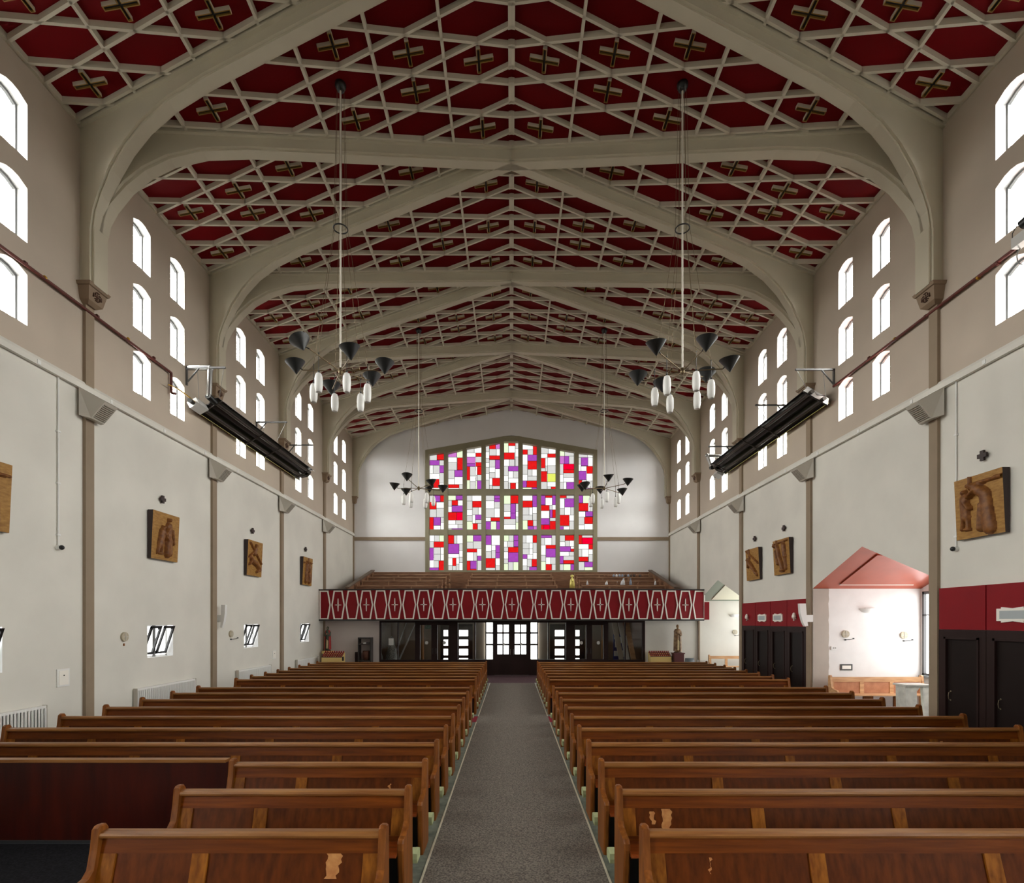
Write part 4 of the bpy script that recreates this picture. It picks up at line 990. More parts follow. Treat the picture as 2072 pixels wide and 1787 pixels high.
# ------------------------------------------------------------------ wall fittings
def wbox(mb, s, p0, p1, y0, y1, z0, z1): return mb.box((s * (W - p0), y0, z0), (s * (W - p1), y1, z1))
for s in (-1, 1):
    tk = thing('cable_trunking', 'long white boxed cable trunking along the %s wall below the windows' % SIDE[s], 'trunking', (s * W, 14, H + 4.3))
    MB().extr([(s * (W - 0.021), 3, H + 4.24), (s * (W - 0.08), 3, H + 4.24), (s * (W - 0.08), 3, H + 4.33), (s * (W - 0.035), 3, H + 4.40), (s * (W - 0.021), 3, H + 4.40)], (0, YB - 3.05, 0)).build('trunking_box', 'plaster', tk)
    for q in range(14): wbox(MB(), s, 0.08, 0.092, 4 + q * 1.6, 4.06 + q * 1.6, H + 4.25, H + 4.32).build('clip', 'white_plastic', tk)
    yp = 9.28 if s < 0 else 9.46
    cd = thing('conduit', 'thin white vertical conduit ending in a black sensor on the near %s wall' % SIDE[s], 'conduit', (s * W, yp, H + 1.3))
    MB().cyl((s * (W - 0.02), yp, H + 1.3), (s * (W - 0.02), yp, H + 4.25), 0.014, n=8).build('pipe', 'white_plastic', cd)
    for z in (1.5, 2.4, 3.3): wbox(MB(), s, 0, 0.04, yp - 0.03, yp + 0.03, H + z - 0.015, H + z + 0.015).build('saddle_clip', 'white_plastic', cd)
    MB().cyl((s * W, yp, H + 1.28), (s * (W - 0.06), yp, H + 1.28), 0.045, n=14).build('sensor_base', 'white_plastic', cd)
    MB().ball((s * (W - 0.08), yp, H + 1.28), 0.042, 12).build('sensor_dome', 'black_paint', cd)
    # air vents at the pilasters
    for k in range(-1, 4):
        yk = PIL(k)
        def V(x, y, z): return (s * (W - 0.06 - x), yk + y, H + z)
        v = thing('air_vent', 'grey wedge-shaped vent box on the %s wall, %s from the camera' % (SIDE[s], ORD[k + 1]), 'vent', V(0, 0, 3.75), 'vent boxes')
        Bk = [V(0, -0.26, 3.74), V(0, 0.26, 3.74), V(0, 0.26, 4.24), V(0, -0.26, 4.24)]
        Fr = [V(0.14, -0.16, 3.72), V(0.14, 0.16, 3.72), V(0.40, 0.16, 4.02), V(0.40, -0.16, 4.02)]
        mb = MB().add(Bk + Fr, [(0, 1, 2, 3), (4, 5, 6, 7), (0, 1, 5, 4), (1, 2, 6, 5), (2, 3, 7, 6), (3, 0, 4, 7)])
        mb.build('housing', 'grey_box', v)
        gm = MB()
        for q in range(9):
            t_ = 0.12 + q * 0.09
            for yy in (0,):
                a = Vector(V(0.14 + 0.26 * t_ + 0.002, -0.13, 3.72 + 0.30 * t_ - 0.006)); b = Vector(V(0.14 + 0.26 * t_ + 0.002, 0.13, 3.72 + 0.30 * t_ - 0.006))
                gm.cyl(a, b, 0.009, n=5)
        gm.build('grille', 'grille', v)
    # red gas pipe
    pr = thing('gas_pipe', 'dark red gas pipe running along the near %s wall' % SIDE[s], 'pipe', (s * W, 8, H + 5.75))
    y_end = 12.3 if s < 0 else 13.0
    MB().cyl((s * (W - 0.06), 3 if s < 0 else 8.2, H + 5.80), (s * (W - 0.06), y_end, H + 5.72), 0.028, n=10).build('pipe', 'pipe_red', pr)
    for yy in ((7.0, 8.6, 10.1, 11.7) if s < 0 else (8.6, 10.1, 11.7)): MB().cyl((s * (W - 0.022), yy, H + 5.77), (s * (W - 0.07), yy, H + 5.77), 0.014, n=6).cyl((s * (W - 0.06), yy - 0.02, H + 5.77), (s * (W - 0.06), yy + 0.02, H + 5.77), 0.034, n=10).build('pipe_clip', 'pipe_red', pr)
    for yy in (8.95, 10.9): MB().cyl((s * (W - 0.06), yy, H + 5.77), (s * (W - 0.06), yy + 0.03, H + 5.77), 0.033, n=10).build('brass_joint', 'brass', pr)
    if s < 0:
        MB().tube([(-W + 0.06, 12.3, H + 5.72), (-W + 0.06, 12.3, H + 5.26), (-W + 0.16, 12.3, H + 5.24)], 0.028, 10).build('drop_pipe', 'pipe_red', pr)
        pts = [(-W + 0.12, 12.1, H + 5.36)] + [(-W + 0.12 + 0.22 * q / 6, 12.1 + 0.75 * q / 6, H + 5.38 - 0.16 * (q / 6) ** 2) for q in range(1, 7)]
        MB().tube(pts, 0.014).build('flexible_hose', 'brass', pr)
    # overhead gas heater
    if s < 0: zo, zi, ya, yb_ = H + 5.14, H + 5.46, 13.2, 19.55
    else: zo, zi, ya, yb_ = H + 5.32, H + 5.66, 13.1, 19.45
    ht = thing('gas_heater', 'long black overhead tube heater hung along the %s wall' % SIDE[s], 'heater', (s * 7.46, (ya + yb_) / 2, zo))
    def Q(t_, y, dn=0.0): return (s * (7.76 - 0.59 * t_ - dn * 0.47), y, zo + (zi - zo) * t_ - dn * 0.88)
    prof = [(0, 0), (0.06, -0.10), (0.25, -0.16), (0.42, -0.10), (0.5, -0.08), (0.58, -0.10), (0.75, -0.16), (0.94, -0.10), (1, 0), (0.93, -0.085), (0.75, -0.14), (0.5, -0.06), (0.25, -0.14), (0.07, -0.085)]
    MB().extr([Q(t_, ya, d) for t_, d in prof], (0, yb_ - ya, 0)).build('reflector', 'heater_black', ht)
    for t_ in (0.25, 0.75): MB().cyl(Q(t_, ya - 0.1, -0.03), Q(t_, yb_ - 0.15, -0.03), 0.05, n=12).build('heater_tube', 'heater_tube', ht)
    MB().tube([Q(0.25, yb_ - 0.15, -0.03), Q(0.5, yb_ - 0.02, -0.03), Q(0.75, yb_ - 0.15, -0.03)], 0.05, 10).build('return_bend', 'heater_tube', ht)
    for fr_ in (0.0, 0.36, 0.55, 0.93):
        yy = ya + (yb_ - ya) * fr_
        MB().hexa([Q(0, yy, 0.01), Q(1, yy, 0.01), Q(1, yy + 0.03, 0.01), Q(0, yy + 0.03, 0.01)], [Q(0, yy, 0.03), Q(1, yy, 0.03), Q(1, yy + 0.03, 0.03), Q(0, yy + 0.03, 0.03)]).build('cross_bar', 'heater_tube', ht)
    MB().extr([Q(-0.03, ya, -0.05), Q(0.03, ya, 0.012), Q(0.045, ya, 0.012), Q(-0.01, ya, -0.05)], (0, yb_ - ya, 0)).build('lip_glint', 'edge_glint', ht)  # strip coloured as a highlight along the reflector's outer lip
    if s > 0: MB().extr([Q(t_, ya, d) for t_, d in [(0, 0.03), (0, 0), (0.06, -0.14), (0.94, -0.14), (1, 0), (1, 0.03)]], (0, 0.012, 0)).build('end_cap', 'steel', ht)
    for yb2_ in ((12.95, 16.5, 18.65) if s < 0 else (13.05, 15.2, 18.8)):
        br = MB()
        br.box((s * W, yb2_ - 0.02, H + 6.13), (s * 6.94, yb2_ + 0.02, H + 6.17))
        br.box((s * W, yb2_ - 0.02, H + 5.72), (s * (W - 0.04), yb2_ + 0.02, H + 6.17))
        br.cyl((s * (W - 0.02), yb2_, H + 5.78), (s * (W - 0.32), yb2_, H + 6.14), 0.018, n=6)
        br.build('bracket', 'window_frame', ht)
        yc_ = min(max(yb2_, ya + 0.05), yb_ - 0.1)
        for t_, xx in ((0.95, 6.98), (0.12, 7.62)): MB().tube([(s * xx, yb2_, H + 6.13), Q(t_, yc_, -0.12)], 0.006, 5).build('chain', 'galv', ht)
    yq, sg = (ya, -1) if s < 0 else (yb_, 1)
    bbx = MB().hexa([Q(0.05, yq, -0.1), Q(0.42, yq, -0.1), Q(0.42, yq + sg * 0.42, -0.1), Q(0.05, yq + sg * 0.42, -0.1)], [Q(0.05, yq, 0.06), Q(0.42, yq, 0.06), Q(0.42, yq + sg * 0.42, 0.06), Q(0.05, yq + sg * 0.42, 0.06)])
    bo = bbx.build('burner_box', 'steel_white', ht)
    MB().cyl(Q(0.24, yq + sg * 0.42, -0.02), Q(0.24, yq + sg * 0.55, -0.02), 0.055, n=12).build('air_inlet', 'black_paint', bo)
    MB().cyl(Q(0.75, yq, -0.03), Q(0.75, yq + sg * 0.25, -0.1), 0.075, n=12).build('fan', 'black_paint', ht)
    if s < 0: fl_ = [Q(0.75, yq - 0.2, -0.1), (-7.34, yq - 0.2, H + 6.15)]; w2 = [(-7.34, yq - 0.2, H + 6.17), (-W - 0.0, yq - 0.2, H + 6.17)]
    else: fl_ = [Q(0.75, yq + 0.2, -0.1), (7.2, yq + 0.2, H + 6.1)]; w2 = [(7.2, yq + 0.2, H + 6.1), (W, yq + 0.2, H + 6.05)]
    MB().cyl(*fl_, 0.06, n=14).cyl(*w2, 0.06, n=14).ball(fl_[1], 0.075, 12).build('flue_pipe', 'steel', ht)
bx_ = thing('heater_unit', 'white burner box with black fan at the right edge above the red pipe', 'heater', (7.66, 8.1, H + 5.65))
MB().box((7.58, 7.8, H + 5.64), (7.72, 8.1, H + 5.80)).build('burner_box', 'steel_white', bx_)
MB().cyl((7.72, 8.08, H + 5.99), (7.78, 7.8, H + 6.07), 0.075, n=14).build('fan', 'black_paint', bx_)
bb('wall_bracket', (7.7, 7.85, H + 5.70), (W, 7.9, H + 5.95), 'window_frame', bx_)
MB().tube([(7.66, 8.08, H + 6.0), (7.60, 8.1, H + 5.88), (7.60, 8.1, H + 5.76)], 0.006).build('cable', 'black_paint', bx_)
MB().tube([(7.70, 8.08, H + 5.64)] + [(7.72 - 0.07 * math.sin(q), 8.08, H + 5.52 + 0.12 * math.cos(q)) for q in (0.5, 1.0, 1.6, 2.2, 2.8, 3.4)], 0.008).build('loop_cable', 'cable_grey', bx_)

# radiators, hatches, discs and speakers
for q, yc in enumerate((7.93, 12.16, 16.3, 20.5)):
    r = thing('radiator', 'white panel radiator on the left wall, %s from the camera' % ORD[q], 'radiator', (-W, yc, 0.25), 'left wall radiators')
    y0, y1 = yc - 1.03, yc + 1.03
    MB().box((-W + 0.02, y0, 0.25), (-W + 0.09, y1, 0.87)).build('body', 'white_plastic', r)
    prof = []
    n = 34
    for j in range(n):
        a = y0 + (y1 - y0) * j / n; w_ = (y1 - y0) / n
        prof += [(a, 0.09), (a + w_ * 0.35, 0.09), (a + w_ * 0.5, 0.104), (a + w_ * 0.85, 0.104)]
    prof.append((y1, 0.09))
    MB().add([(-W + x, a, z) for z in (0.29, 0.83) for a, x in prof], [(i, i + 1, len(prof) + i + 1, len(prof) + i) for i in range(len(prof) - 1)]).build('front_panel', 'white_plastic', r)
    MB().box((-W + 0.02, y0 - 0.01, 0.24), (-W + 0.105, y0, 0.88)).box((-W + 0.02, y1, 0.24), (-W + 0.105, y1 + 0.01, 0.88)).build('end_cap', 'grey_box', r)
    MB().cyl((-W + 0.05, y0 + 0.03, 0), (-W + 0.05, y0 + 0.03, 0.25), 0.01, n=6).cyl((-W + 0.05, y1 - 0.03, 0), (-W + 0.05, y1 - 0.03, 0.25), 0.01, n=6).build('feed_pipe', 'white_plastic', r)
for q, (y0, y1, z0, z1) in enumerate(((9.26, 9.52, H - 1.15, H - 0.84), (17.6, 17.86, H - 1.25, H - 0.98))):
    t = thing('access_hatch', 'small white square hatch on the left wall, %s' % ('nearer the camera' if q == 0 else 'beyond the second pilaster'), 'hatch', (-W, (y0 + y1) / 2, z0))
    MB().box((-W, y0, z0), (-W + 0.02, y1, z1)).build('frame', 'white_plastic', t)
    bb('cover', (-W + 0.02, y0 + 0.03, z0 + 0.03), (-W + 0.028, y1 - 0.03, z1 - 0.03), 'white_paint', t)
    MB().cyl((-W + 0.02, (y0 + y1) / 2, (z0 + z1) / 2 + 0.04), (-W + 0.035, (y0 + y1) / 2, (z0 + z1) / 2 + 0.04), 0.012, n=8).build('lock', 'lead', t)
def disc(pos, nrm, label, bracket):
    pos = Vector(pos); nrm = Vector(nrm); t = thing('consecration_disc', label, 'wall disc', pos, 'wall discs')
    side = Vector((0, 0, 1)).cross(nrm); up = Vector((0, 0, 1))
    MB().cyl(pos, pos + nrm * 0.04, 0.095, n=24, sm=False).build('plate', 'disc_tan', t)
    m = MB()
    for d_ in (side, up):
        e = up if d_ == side else side
        m.hexa([pos + nrm * 0.04 + d_ * a + e * b for a, b in ((-0.085, -0.008), (0.085, -0.008), (0.085, 0.008), (-0.085, 0.008))], [pos + nrm * 0.048 + d_ * a + e * b for a, b in ((-0.085, -0.008), (0.085, -0.008), (0.085, 0.008), (-0.085, 0.008))])
    m.build('cross', 'grey_box', t)
    if bracket == 'arm':
        b0 = pos - up * 0.15
        MB().cyl(b0, b0 + nrm * 0.03, 0.02, n=8).tube([b0 + nrm * 0.03, b0 + nrm * 0.12 + up * 0.01 + side * 0.06, b0 + nrm * 0.14 + up * 0.03 + side * 0.13], 0.009, 6).cyl(b0 + nrm * 0.14 + up * 0.02 + side * 0.13, b0 + nrm * 0.14 + up * 0.05 + side * 0.13, 0.022, n=8).build('candle_bracket', 'black_paint', t)
    elif bracket:
        b0 = pos - up * 0.16; MB().box(b0 - side * 0.015 - up * 0.025, b0 + side * 0.015 + up * 0.025 + nrm * 0.015).build('candle_socket', 'wood_end', t)
disc((-W, 10.87, H - 0.32), (1, 0, 0), 'round tan disc on the left wall between the first pilaster and window', 'socket')
disc((-W, 15.0, H - 0.36), (1, 0, 0), 'round tan disc with black candle arm on the left wall', 'arm')
disc((675 * Y1 / F, Y1, H - 0.34), (0, -1, 0), 'left of two round discs in the coral-ceilinged recess', 'arm')
disc((793 * Y1 / F, Y1, H - 0.37), (0, -1, 0), 'right of two round discs in the coral-ceilinged recess', 'arm')
disc((452 * YS / F, YS, H - 0.46), (0, -1, 0), 'round disc on the white wall of the far recess', 'arm')
for s in (-1, 1):
    y = PIL(1) + (0.22 if s < 0 else -0.1); t = thing('column_speaker', 'slim white curved column loudspeaker beside the second pilaster on the %s wall' % SIDE[s], 'loudspeaker', (s * W, y, H - 0.2))
    P = [(0.13, 0.44), (0.24, 0.44), (0.23, 0.2), (0.20, 0.0), (0.15, -0.18), (0.10, -0.17), (0.12, 0.0)] if s < 0 else [(0.20, 0.46), (0.36, 0.46), (0.34, 0.2), (0.28, -0.02), (0.22, -0.14), (0.14, -0.12), (0.17, 0.05)]
    MB().extr([(s * (W - x), y - 0.05, H + z) for x, z in P], (0, 0.1, 0)).build('cabinet', 'white_plastic', t)
    wbox(MB(), s, 0.0, 0.18, y - 0.03, y + 0.03, H - 0.02, H + 0.16).build('bracket', 'white_plastic', t)

# ------------------------------------------------------------------ Stations of the Cross
def relief_mesh(strokes, w, h, nx_=54, ny_=60):
    vs, fs = [], []
    for j in range(ny_ + 1):
        for i in range(nx_ + 1):
            u, v = i / nx_, j / ny_; hh = 0.0
            x, y = u * w, v * h
            for (x0, y0, x1, y1, r0, r1, d) in strokes:
                ax, ay, bx2, by2 = x0 * w, y0 * h, x1 * w, y1 * h
                L2 = (bx2 - ax) ** 2 + (by2 - ay) ** 2 or 1e-9
                t_ = min(1, max(0, ((x - ax) * (bx2 - ax) + (y - ay) * (by2 - ay)) / L2))
                r = (r0 + (r1 - r0) * t_) * w * 0.72
                dd = math.hypot(x - ax - (bx2 - ax) * t_, y - ay - (by2 - ay) * t_)
                if dd < r: hh = max(hh, 1.5 * d * math.sqrt(1 - (dd / r) ** 2) + 0.015)
            vs.append((u * w, v * h, hh))
    for j in range(ny_):
        for i in range(nx_): a = j * (nx_ + 1) + i; fs.append((a, a + 1, a + nx_ + 2, a + nx_ + 1))
    return vs, fs
def fig(x, y, hgt, lean_=0.0, robe=True, arm=0.0):      # a standing carved figure, feet at (x, y)
    t = y + hgt; hx = x + lean_
    st = [(hx, t - 0.07 * hgt, hx, t - 0.05 * hgt, 0.065, 0.06, 0.05), (x + lean_ * .75, y + hgt * 0.78, x + lean_ * .3, y + hgt * 0.5, 0.13, 0.12, 0.045),
          (x + lean_ * .7, y + hgt * 0.76, x + lean_ * .4 + arm, y + hgt * 0.52, 0.05, 0.035, 0.055)]
    if robe: st += [(x + lean_ * .3, y + hgt * 0.5, x, y + hgt * 0.08, 0.12, 0.15, 0.04), (x - 0.05, y + hgt * 0.4, x - 0.08, y + hgt * 0.06, 0.03, 0.04, 0.052), (x + 0.05, y + hgt * 0.45, x + 0.07, y + hgt * 0.06, 0.03, 0.04, 0.05)]
    else: st += [(x + lean_ * .3, y + hgt * 0.5, x, y + hgt * 0.34, 0.12, 0.13, 0.042), (x - 0.03, y + hgt * 0.36, x - 0.09, y + hgt * 0.05, 0.05, 0.03, 0.03), (x + 0.04, y + hgt * 0.36, x + 0.06, y + hgt * 0.05, 0.05, 0.03, 0.03)]
    st.append((x - 0.02, y + 0.03, x + 0.09, y + 0.02, 0.03, 0.025, 0.035))
    return st
ST = {
 'A': fig(0.28, 0.10, 0.62, 0.08, False, 0.2) + fig(0.57, 0.08, 0.84, 0.0, True, -0.18) + [(0.70, 0.66, 0.76, 0.36, 0.04, 0.03, 0.04)],
 'B': [(0.12, 0.92, 0.92, 0.38, 0.035, 0.035, 0.03), (0.08, 0.52, 0.55, 0.78, 0.035, 0.035, 0.03)] + [(0.5, 0.86, 0.52, 0.88, 0.07, 0.06, 0.05), (0.46, 0.78, 0.42, 0.62, 0.10, 0.09, 0.045), (0.25, 0.42, 0.55, 0.36, 0.12, 0.13, 0.05), (0.2, 0.46, 0.18, 0.5, 0.07, 0.06, 0.055), (0.55, 0.36, 0.8, 0.2, 0.11, 0.10, 0.045), (0.8, 0.2, 0.62, 0.12, 0.07, 0.05, 0.04), (0.22, 0.4, 0.1, 0.3, 0.045, 0.035, 0.04)],
 'C': fig(0.32, 0.08, 0.8, 0.03, True, 0.1) + fig(0.66, 0.08, 0.78, -0.02, True, -0.1) + [(0.05, 0.8, 0.95, 0.82, 0.03, 0.03, 0.02), (0.5, 0.55, 0.52, 0.98, 0.03, 0.03, 0.02)],
 'D': [(0.3, 0.86, 0.98, 0.87, 0.05, 0.05, 0.025), (0.36, 0.8, 0.36, 0.99, 0.04, 0.04, 0.025)] + [(0.42, 0.84, 0.44, 0.83, 0.07, 0.06, 0.06), (0.48, 0.80, 0.66, 0.66, 0.13, 0.14, 0.05), (0.66, 0.66, 0.72, 0.12, 0.14, 0.17, 0.048), (0.6, 0.5, 0.56, 0.12, 0.05, 0.08, 0.055), (0.5, 0.76, 0.34, 0.66, 0.055, 0.04, 0.06), (0.66, 0.06, 0.80, 0.06, 0.035, 0.03, 0.04)] + fig(0.24, 0.12, 0.68, 0.0, False, 0.12),
 'E': [(0.1, 0.95, 0.95, 0.5, 0.04, 0.04, 0.03), (0.3, 0.98, 0.34, 0.7, 0.04, 0.04, 0.03), (0.2, 0.66, 0.24, 0.68, 0.08, 0.07, 0.055), (0.26, 0.6, 0.5, 0.42, 0.11, 0.12, 0.05), (0.5, 0.42, 0.78, 0.2, 0.11, 0.09, 0.045), (0.78, 0.22, 0.86, 0.12, 0.05, 0.04, 0.04), (0.3, 0.6, 0.2, 0.42, 0.045, 0.035, 0.045)],
 'F': [(0.05, 0.9, 0.9, 0.93, 0.04, 0.04, 0.025), (0.25, 0.99, 0.3, 0.72, 0.035, 0.035, 0.025)] + [(0.12, 0.84, 0.14, 0.83, 0.07, 0.06, 0.05), (0.3, 0.82, 0.42, 0.5, 0.09, 0.1, 0.045), (0.42, 0.5, 0.6, 0.14, 0.1, 0.12, 0.05), (0.62, 0.12, 0.5, 0.1, 0.1, 0.06, 0.055), (0.7, 0.86, 0.72, 0.84, 0.07, 0.06, 0.05), (0.7, 0.78, 0.74, 0.5, 0.12, 0.11, 0.045), (0.74, 0.5, 0.78, 0.14, 0.08, 0.06, 0.035), (0.2, 0.7, 0.3, 0.3, 0.04, 0.03, 0.04)],
}
def station(s, yc, key, label, zt=2.42, zb=1.37, w=0.92):
    t = thing('carved_plaque', label, 'carving', (s * W, yc, H + zb), 'carved wooden plaques')
    h = zt - zb
    def T(u, v, d):                                   # u away from the left edge as seen from the nave
        tilt = 0.09 + 0.05 * v / h
        return (s * (W - tilt - d), (yc - w / 2 + u) if s < 0 else (yc + w / 2 - u), H + zb + v)
    mb = MB()
    b4 = [T(0, 0, 0), T(w, 0, 0), T(w, h, 0), T(0, h, 0)]
    k4 = [(s * (W - 0.022), p[1], p[2]) for p in b4]
    mb.add(b4 + k4, [(0, 1, 5, 4), (1, 2, 6, 5), (2, 3, 7, 6), (3, 0, 4, 7)], 1)
    mb.add(b4, [(0, 1, 2, 3)], 0)
    mb.build('board', ['carved_wood', 'carved_side'], t)
    vs, fs = relief_mesh(ST[key], w, h)
    keep = [f for f in fs if any(vs[i][2] > 0 for i in f)]
    MB().add([T(u, v, d) for u, v, d in vs], keep, 0, True).build('relief_figures', 'carved_fig', t)
    c = thing('small_wall_cross', 'small dark wooden cross above the %s' % label.split(',')[0], 'cross', (s * W, yc, H + zt + 0.28), 'small crosses')
    cz = H + zt + 0.32
    for (a, b) in ((0.085, 0.035), (0.035, 0.085)):
        MB().box((s * (W - 0.03), yc - a, cz - b), (s * (W - 0.065 - (0.002 if a > b else 0)), yc + a, cz + b)).build('cross_arm', 'carved_side', c)
    MB().cyl((s * W, yc, cz), (s * (W - 0.04), yc, cz), 0.02, n=8).build('peg', 'brass', c)
station(-1, PIL(-1) + B / 2, 'C', 'carved wooden plaque cut by the left picture edge')
station(-1, PIL(0) + B / 2, 'A', 'carved plaque of two walking figures, on the left wall')
station(-1, PIL(1) + B / 2, 'B', 'carved plaque of a fallen figure under a cross, on the left wall')
station(-1, PIL(2) + B / 2, 'C', 'carved plaque nearest the gallery, on the left wall')
station(1, 8.9, 'D', 'large carved plaque of a stooping robed figure, above the near confessional', 2.44, 1.41)
station(1, 15.4, 'F', 'carved plaque nearer the coral recess, of the pair above the confessional', 2.36, 1.35)
station(1, 17.25, 'E', 'carved plaque nearer the gallery, of the pair above the confessional', 2.34, 1.33)

# ------------------------------------------------------------------ furniture and fittings of the recesses
def bowl_lamp(pos, label):
    t = thing('wall_lamp', label, 'lamp', pos)
    pr_ = [(0.21, 0.0), (0.20, -0.04), (0.15, -0.09), (0.07, -0.115), (0.0, -0.118)]
    n = 12; vs = []
    for r, z in pr_:
        for i in range(n + 1):
            a = math.pi + math.pi * i / n; vs.append((pos[0] + r * math.cos(a), pos[1] + r * 0.7 * math.sin(a), pos[2] + z))
    MB().add(vs, [(j * (n + 1) + i, j * (n + 1) + i + 1, (j + 1) * (n + 1) + i + 1, (j + 1) * (n + 1) + i) for j in range(4) for i in range(n)], 0, True).build('bowl', 'white_plastic', t)
    bb('wall_plate', (pos[0] - 0.06, pos[1] - 0.02, pos[2] - 0.06), (pos[0] + 0.06, pos[1], pos[2] + 0.02), 'white_plastic', t)
bowl_lamp((720 * Y1 / F, Y1, H + 0.33), 'white bowl wall lamp in the coral-ceilinged recess')
bowl_lamp((450 * YS / F, YS, H + 0.28), 'white bowl wall lamp in the far recess by the gallery')
vp = thing('vent_plate', 'dark framed vent plate low on the white recess wall', 'vent', (677 * Y1 / F, Y1, H - 1.28))
x0, x1, z0, z1 = 665 * Y1 / F, 689 * Y1 / F, H - 1.29, H - 1.13
MB().box((x0, Y1 - 0.02, z0), (x1, Y1, z1)).build('frame', 'lead', vp); bb('plate', (x0 + 0.04, Y1 - 0.025, z0 + 0.035), (x1 - 0.04, Y1 - 0.02, z1 - 0.035), 'white_paint', vp)
so_ = thing('wall_socket', 'white double socket on the recess wall beside the pier', 'socket', (652 * Y1 / F, Y1, H - 0.7))
bb('plate', (646 * Y1 / F, Y1 - 0.03, H - 0.75), (657 * Y1 / F, Y1, H - 0.66), 'white_plastic', so_)
bb('switch', (649 * Y1 / F, Y1 - 0.036, H - 0.72), (651 * Y1 / F, Y1 - 0.03, H - 0.69), 'cable_grey', so_); bb('switch', (653 * Y1 / F, Y1 - 0.036, H - 0.72), (655 * Y1 / F, Y1 - 0.03, H - 0.69), 'cable_grey', so_)
def recess_pew(x0, x1, y, label, solid=True):
    t = thing('pew', label, 'pew', ((x0 + x1) / 2, y, 0))
    def E2(a, b): return MB().extr([(a, y + yy, z * 1.03) for yy, z in END], (b - a, 0, 0))
    E2(x0, x0 + 0.05).build('end_panel', 'wood_pale', t); E2(x1 - 0.05, x1).build('end_panel', 'wood_pale', t)
    a, b = x0 + 0.05, x1 - 0.05
    bb('top_rail', (a, y + 0.0, 0.74), (b, y + 0.05, 0.86), 'wood_pale', t)
    bb('seat', (a, y - 0.35, 0.42), (b, y, 0.45), 'wood_pale', t)
    n = 3
    for q in range(n + 1): bb('stile', (max(a, a + (b - a) * q / n - 0.05), y + 0.0, 0.45), (min(b, a + (b - a) * q / n + 0.05), y + 0.04, 0.74), 'wood_pale', t)
    if solid:
        for q in range(n): bb('back_panel', (a + (b - a) * q / n + 0.05, y + 0.015, 0.45), (a + (b - a) * (q + 1) / n - 0.05, y + 0.03, 0.74), 'wood_pale_panel', t)
    for q in range(1, n): bb('leg', (a + (b - a) * q / n - 0.12, y - 0.25, 0.0), (a + (b - a) * q / n + 0.12, y - 0.2, 0.42), 'wood_end', t)
recess_pew(645 * 13.6 / F, 10.5, 13.6, 'pale pew against the white wall of the coral recess')
recess_pew(8.1, 10.2, 21.9, 'pale open-backed bench in the far recess by the gallery', False)
lt = thing('stone_stand', 'weathered white carved stand beside the pale pew in the recess', 'stand', (8.7, 11.8, 0))
xa, xb, yy = 785 * 11.8 / F, 838 * 11.8 / F, 11.8
MB().extr([(xa, yy - 0.2, 0.86), (xb, yy - 0.2, 0.86), (xb, yy - 0.22, 0.90), (xa, yy - 0.22, 0.90)], (0, 0.42, 0)).build('top_slab', 'stone_white', lt)
MB().extr([(xa + 0.04, yy - 0.15, 0), (xa + 0.30, yy - 0.15, 0), (xa + 0.27, yy - 0.15, 0.75), (xa + 0.36, yy - 0.15, 0.86), (xa + 0.02, yy - 0.15, 0.86)], (0, 0.3, 0)).build('pedestal', 'stone_white', lt)
MB().extr([(xb - 0.12, yy - 0.15, 0), (xb - 0.05, yy - 0.15, 0), (xb - 0.03, yy - 0.15, 0.86), (xb - 0.18, yy - 0.15, 0.86)], (0, 0.08, 0)).build('side_post', 'stone_white', lt)
tag(bb('stone_block', (8.75, 10.4, 0), (9.3, 10.85, 0.86), 'stone_blue'), 'blue grey block behind the pilaster at the recess edge', 'block')
rd = thing('radiator', 'white ribbed radiator on the wall beside the far bench', 'radiator', (7.5, YS, 0.2))
bb('body', (375 * YS / F, YS - 0.09, 0.2), (7.86 + 0.4, YS - 0.02, 0.66), 'white_plastic', rd)
for q in range(12): bb('rib', (375 * YS / F + 0.02 + q * 0.037, YS - 0.1, 0.22), (375 * YS / F + 0.035 + q * 0.037, YS - 0.09, 0.64), 'white_paint', rd)

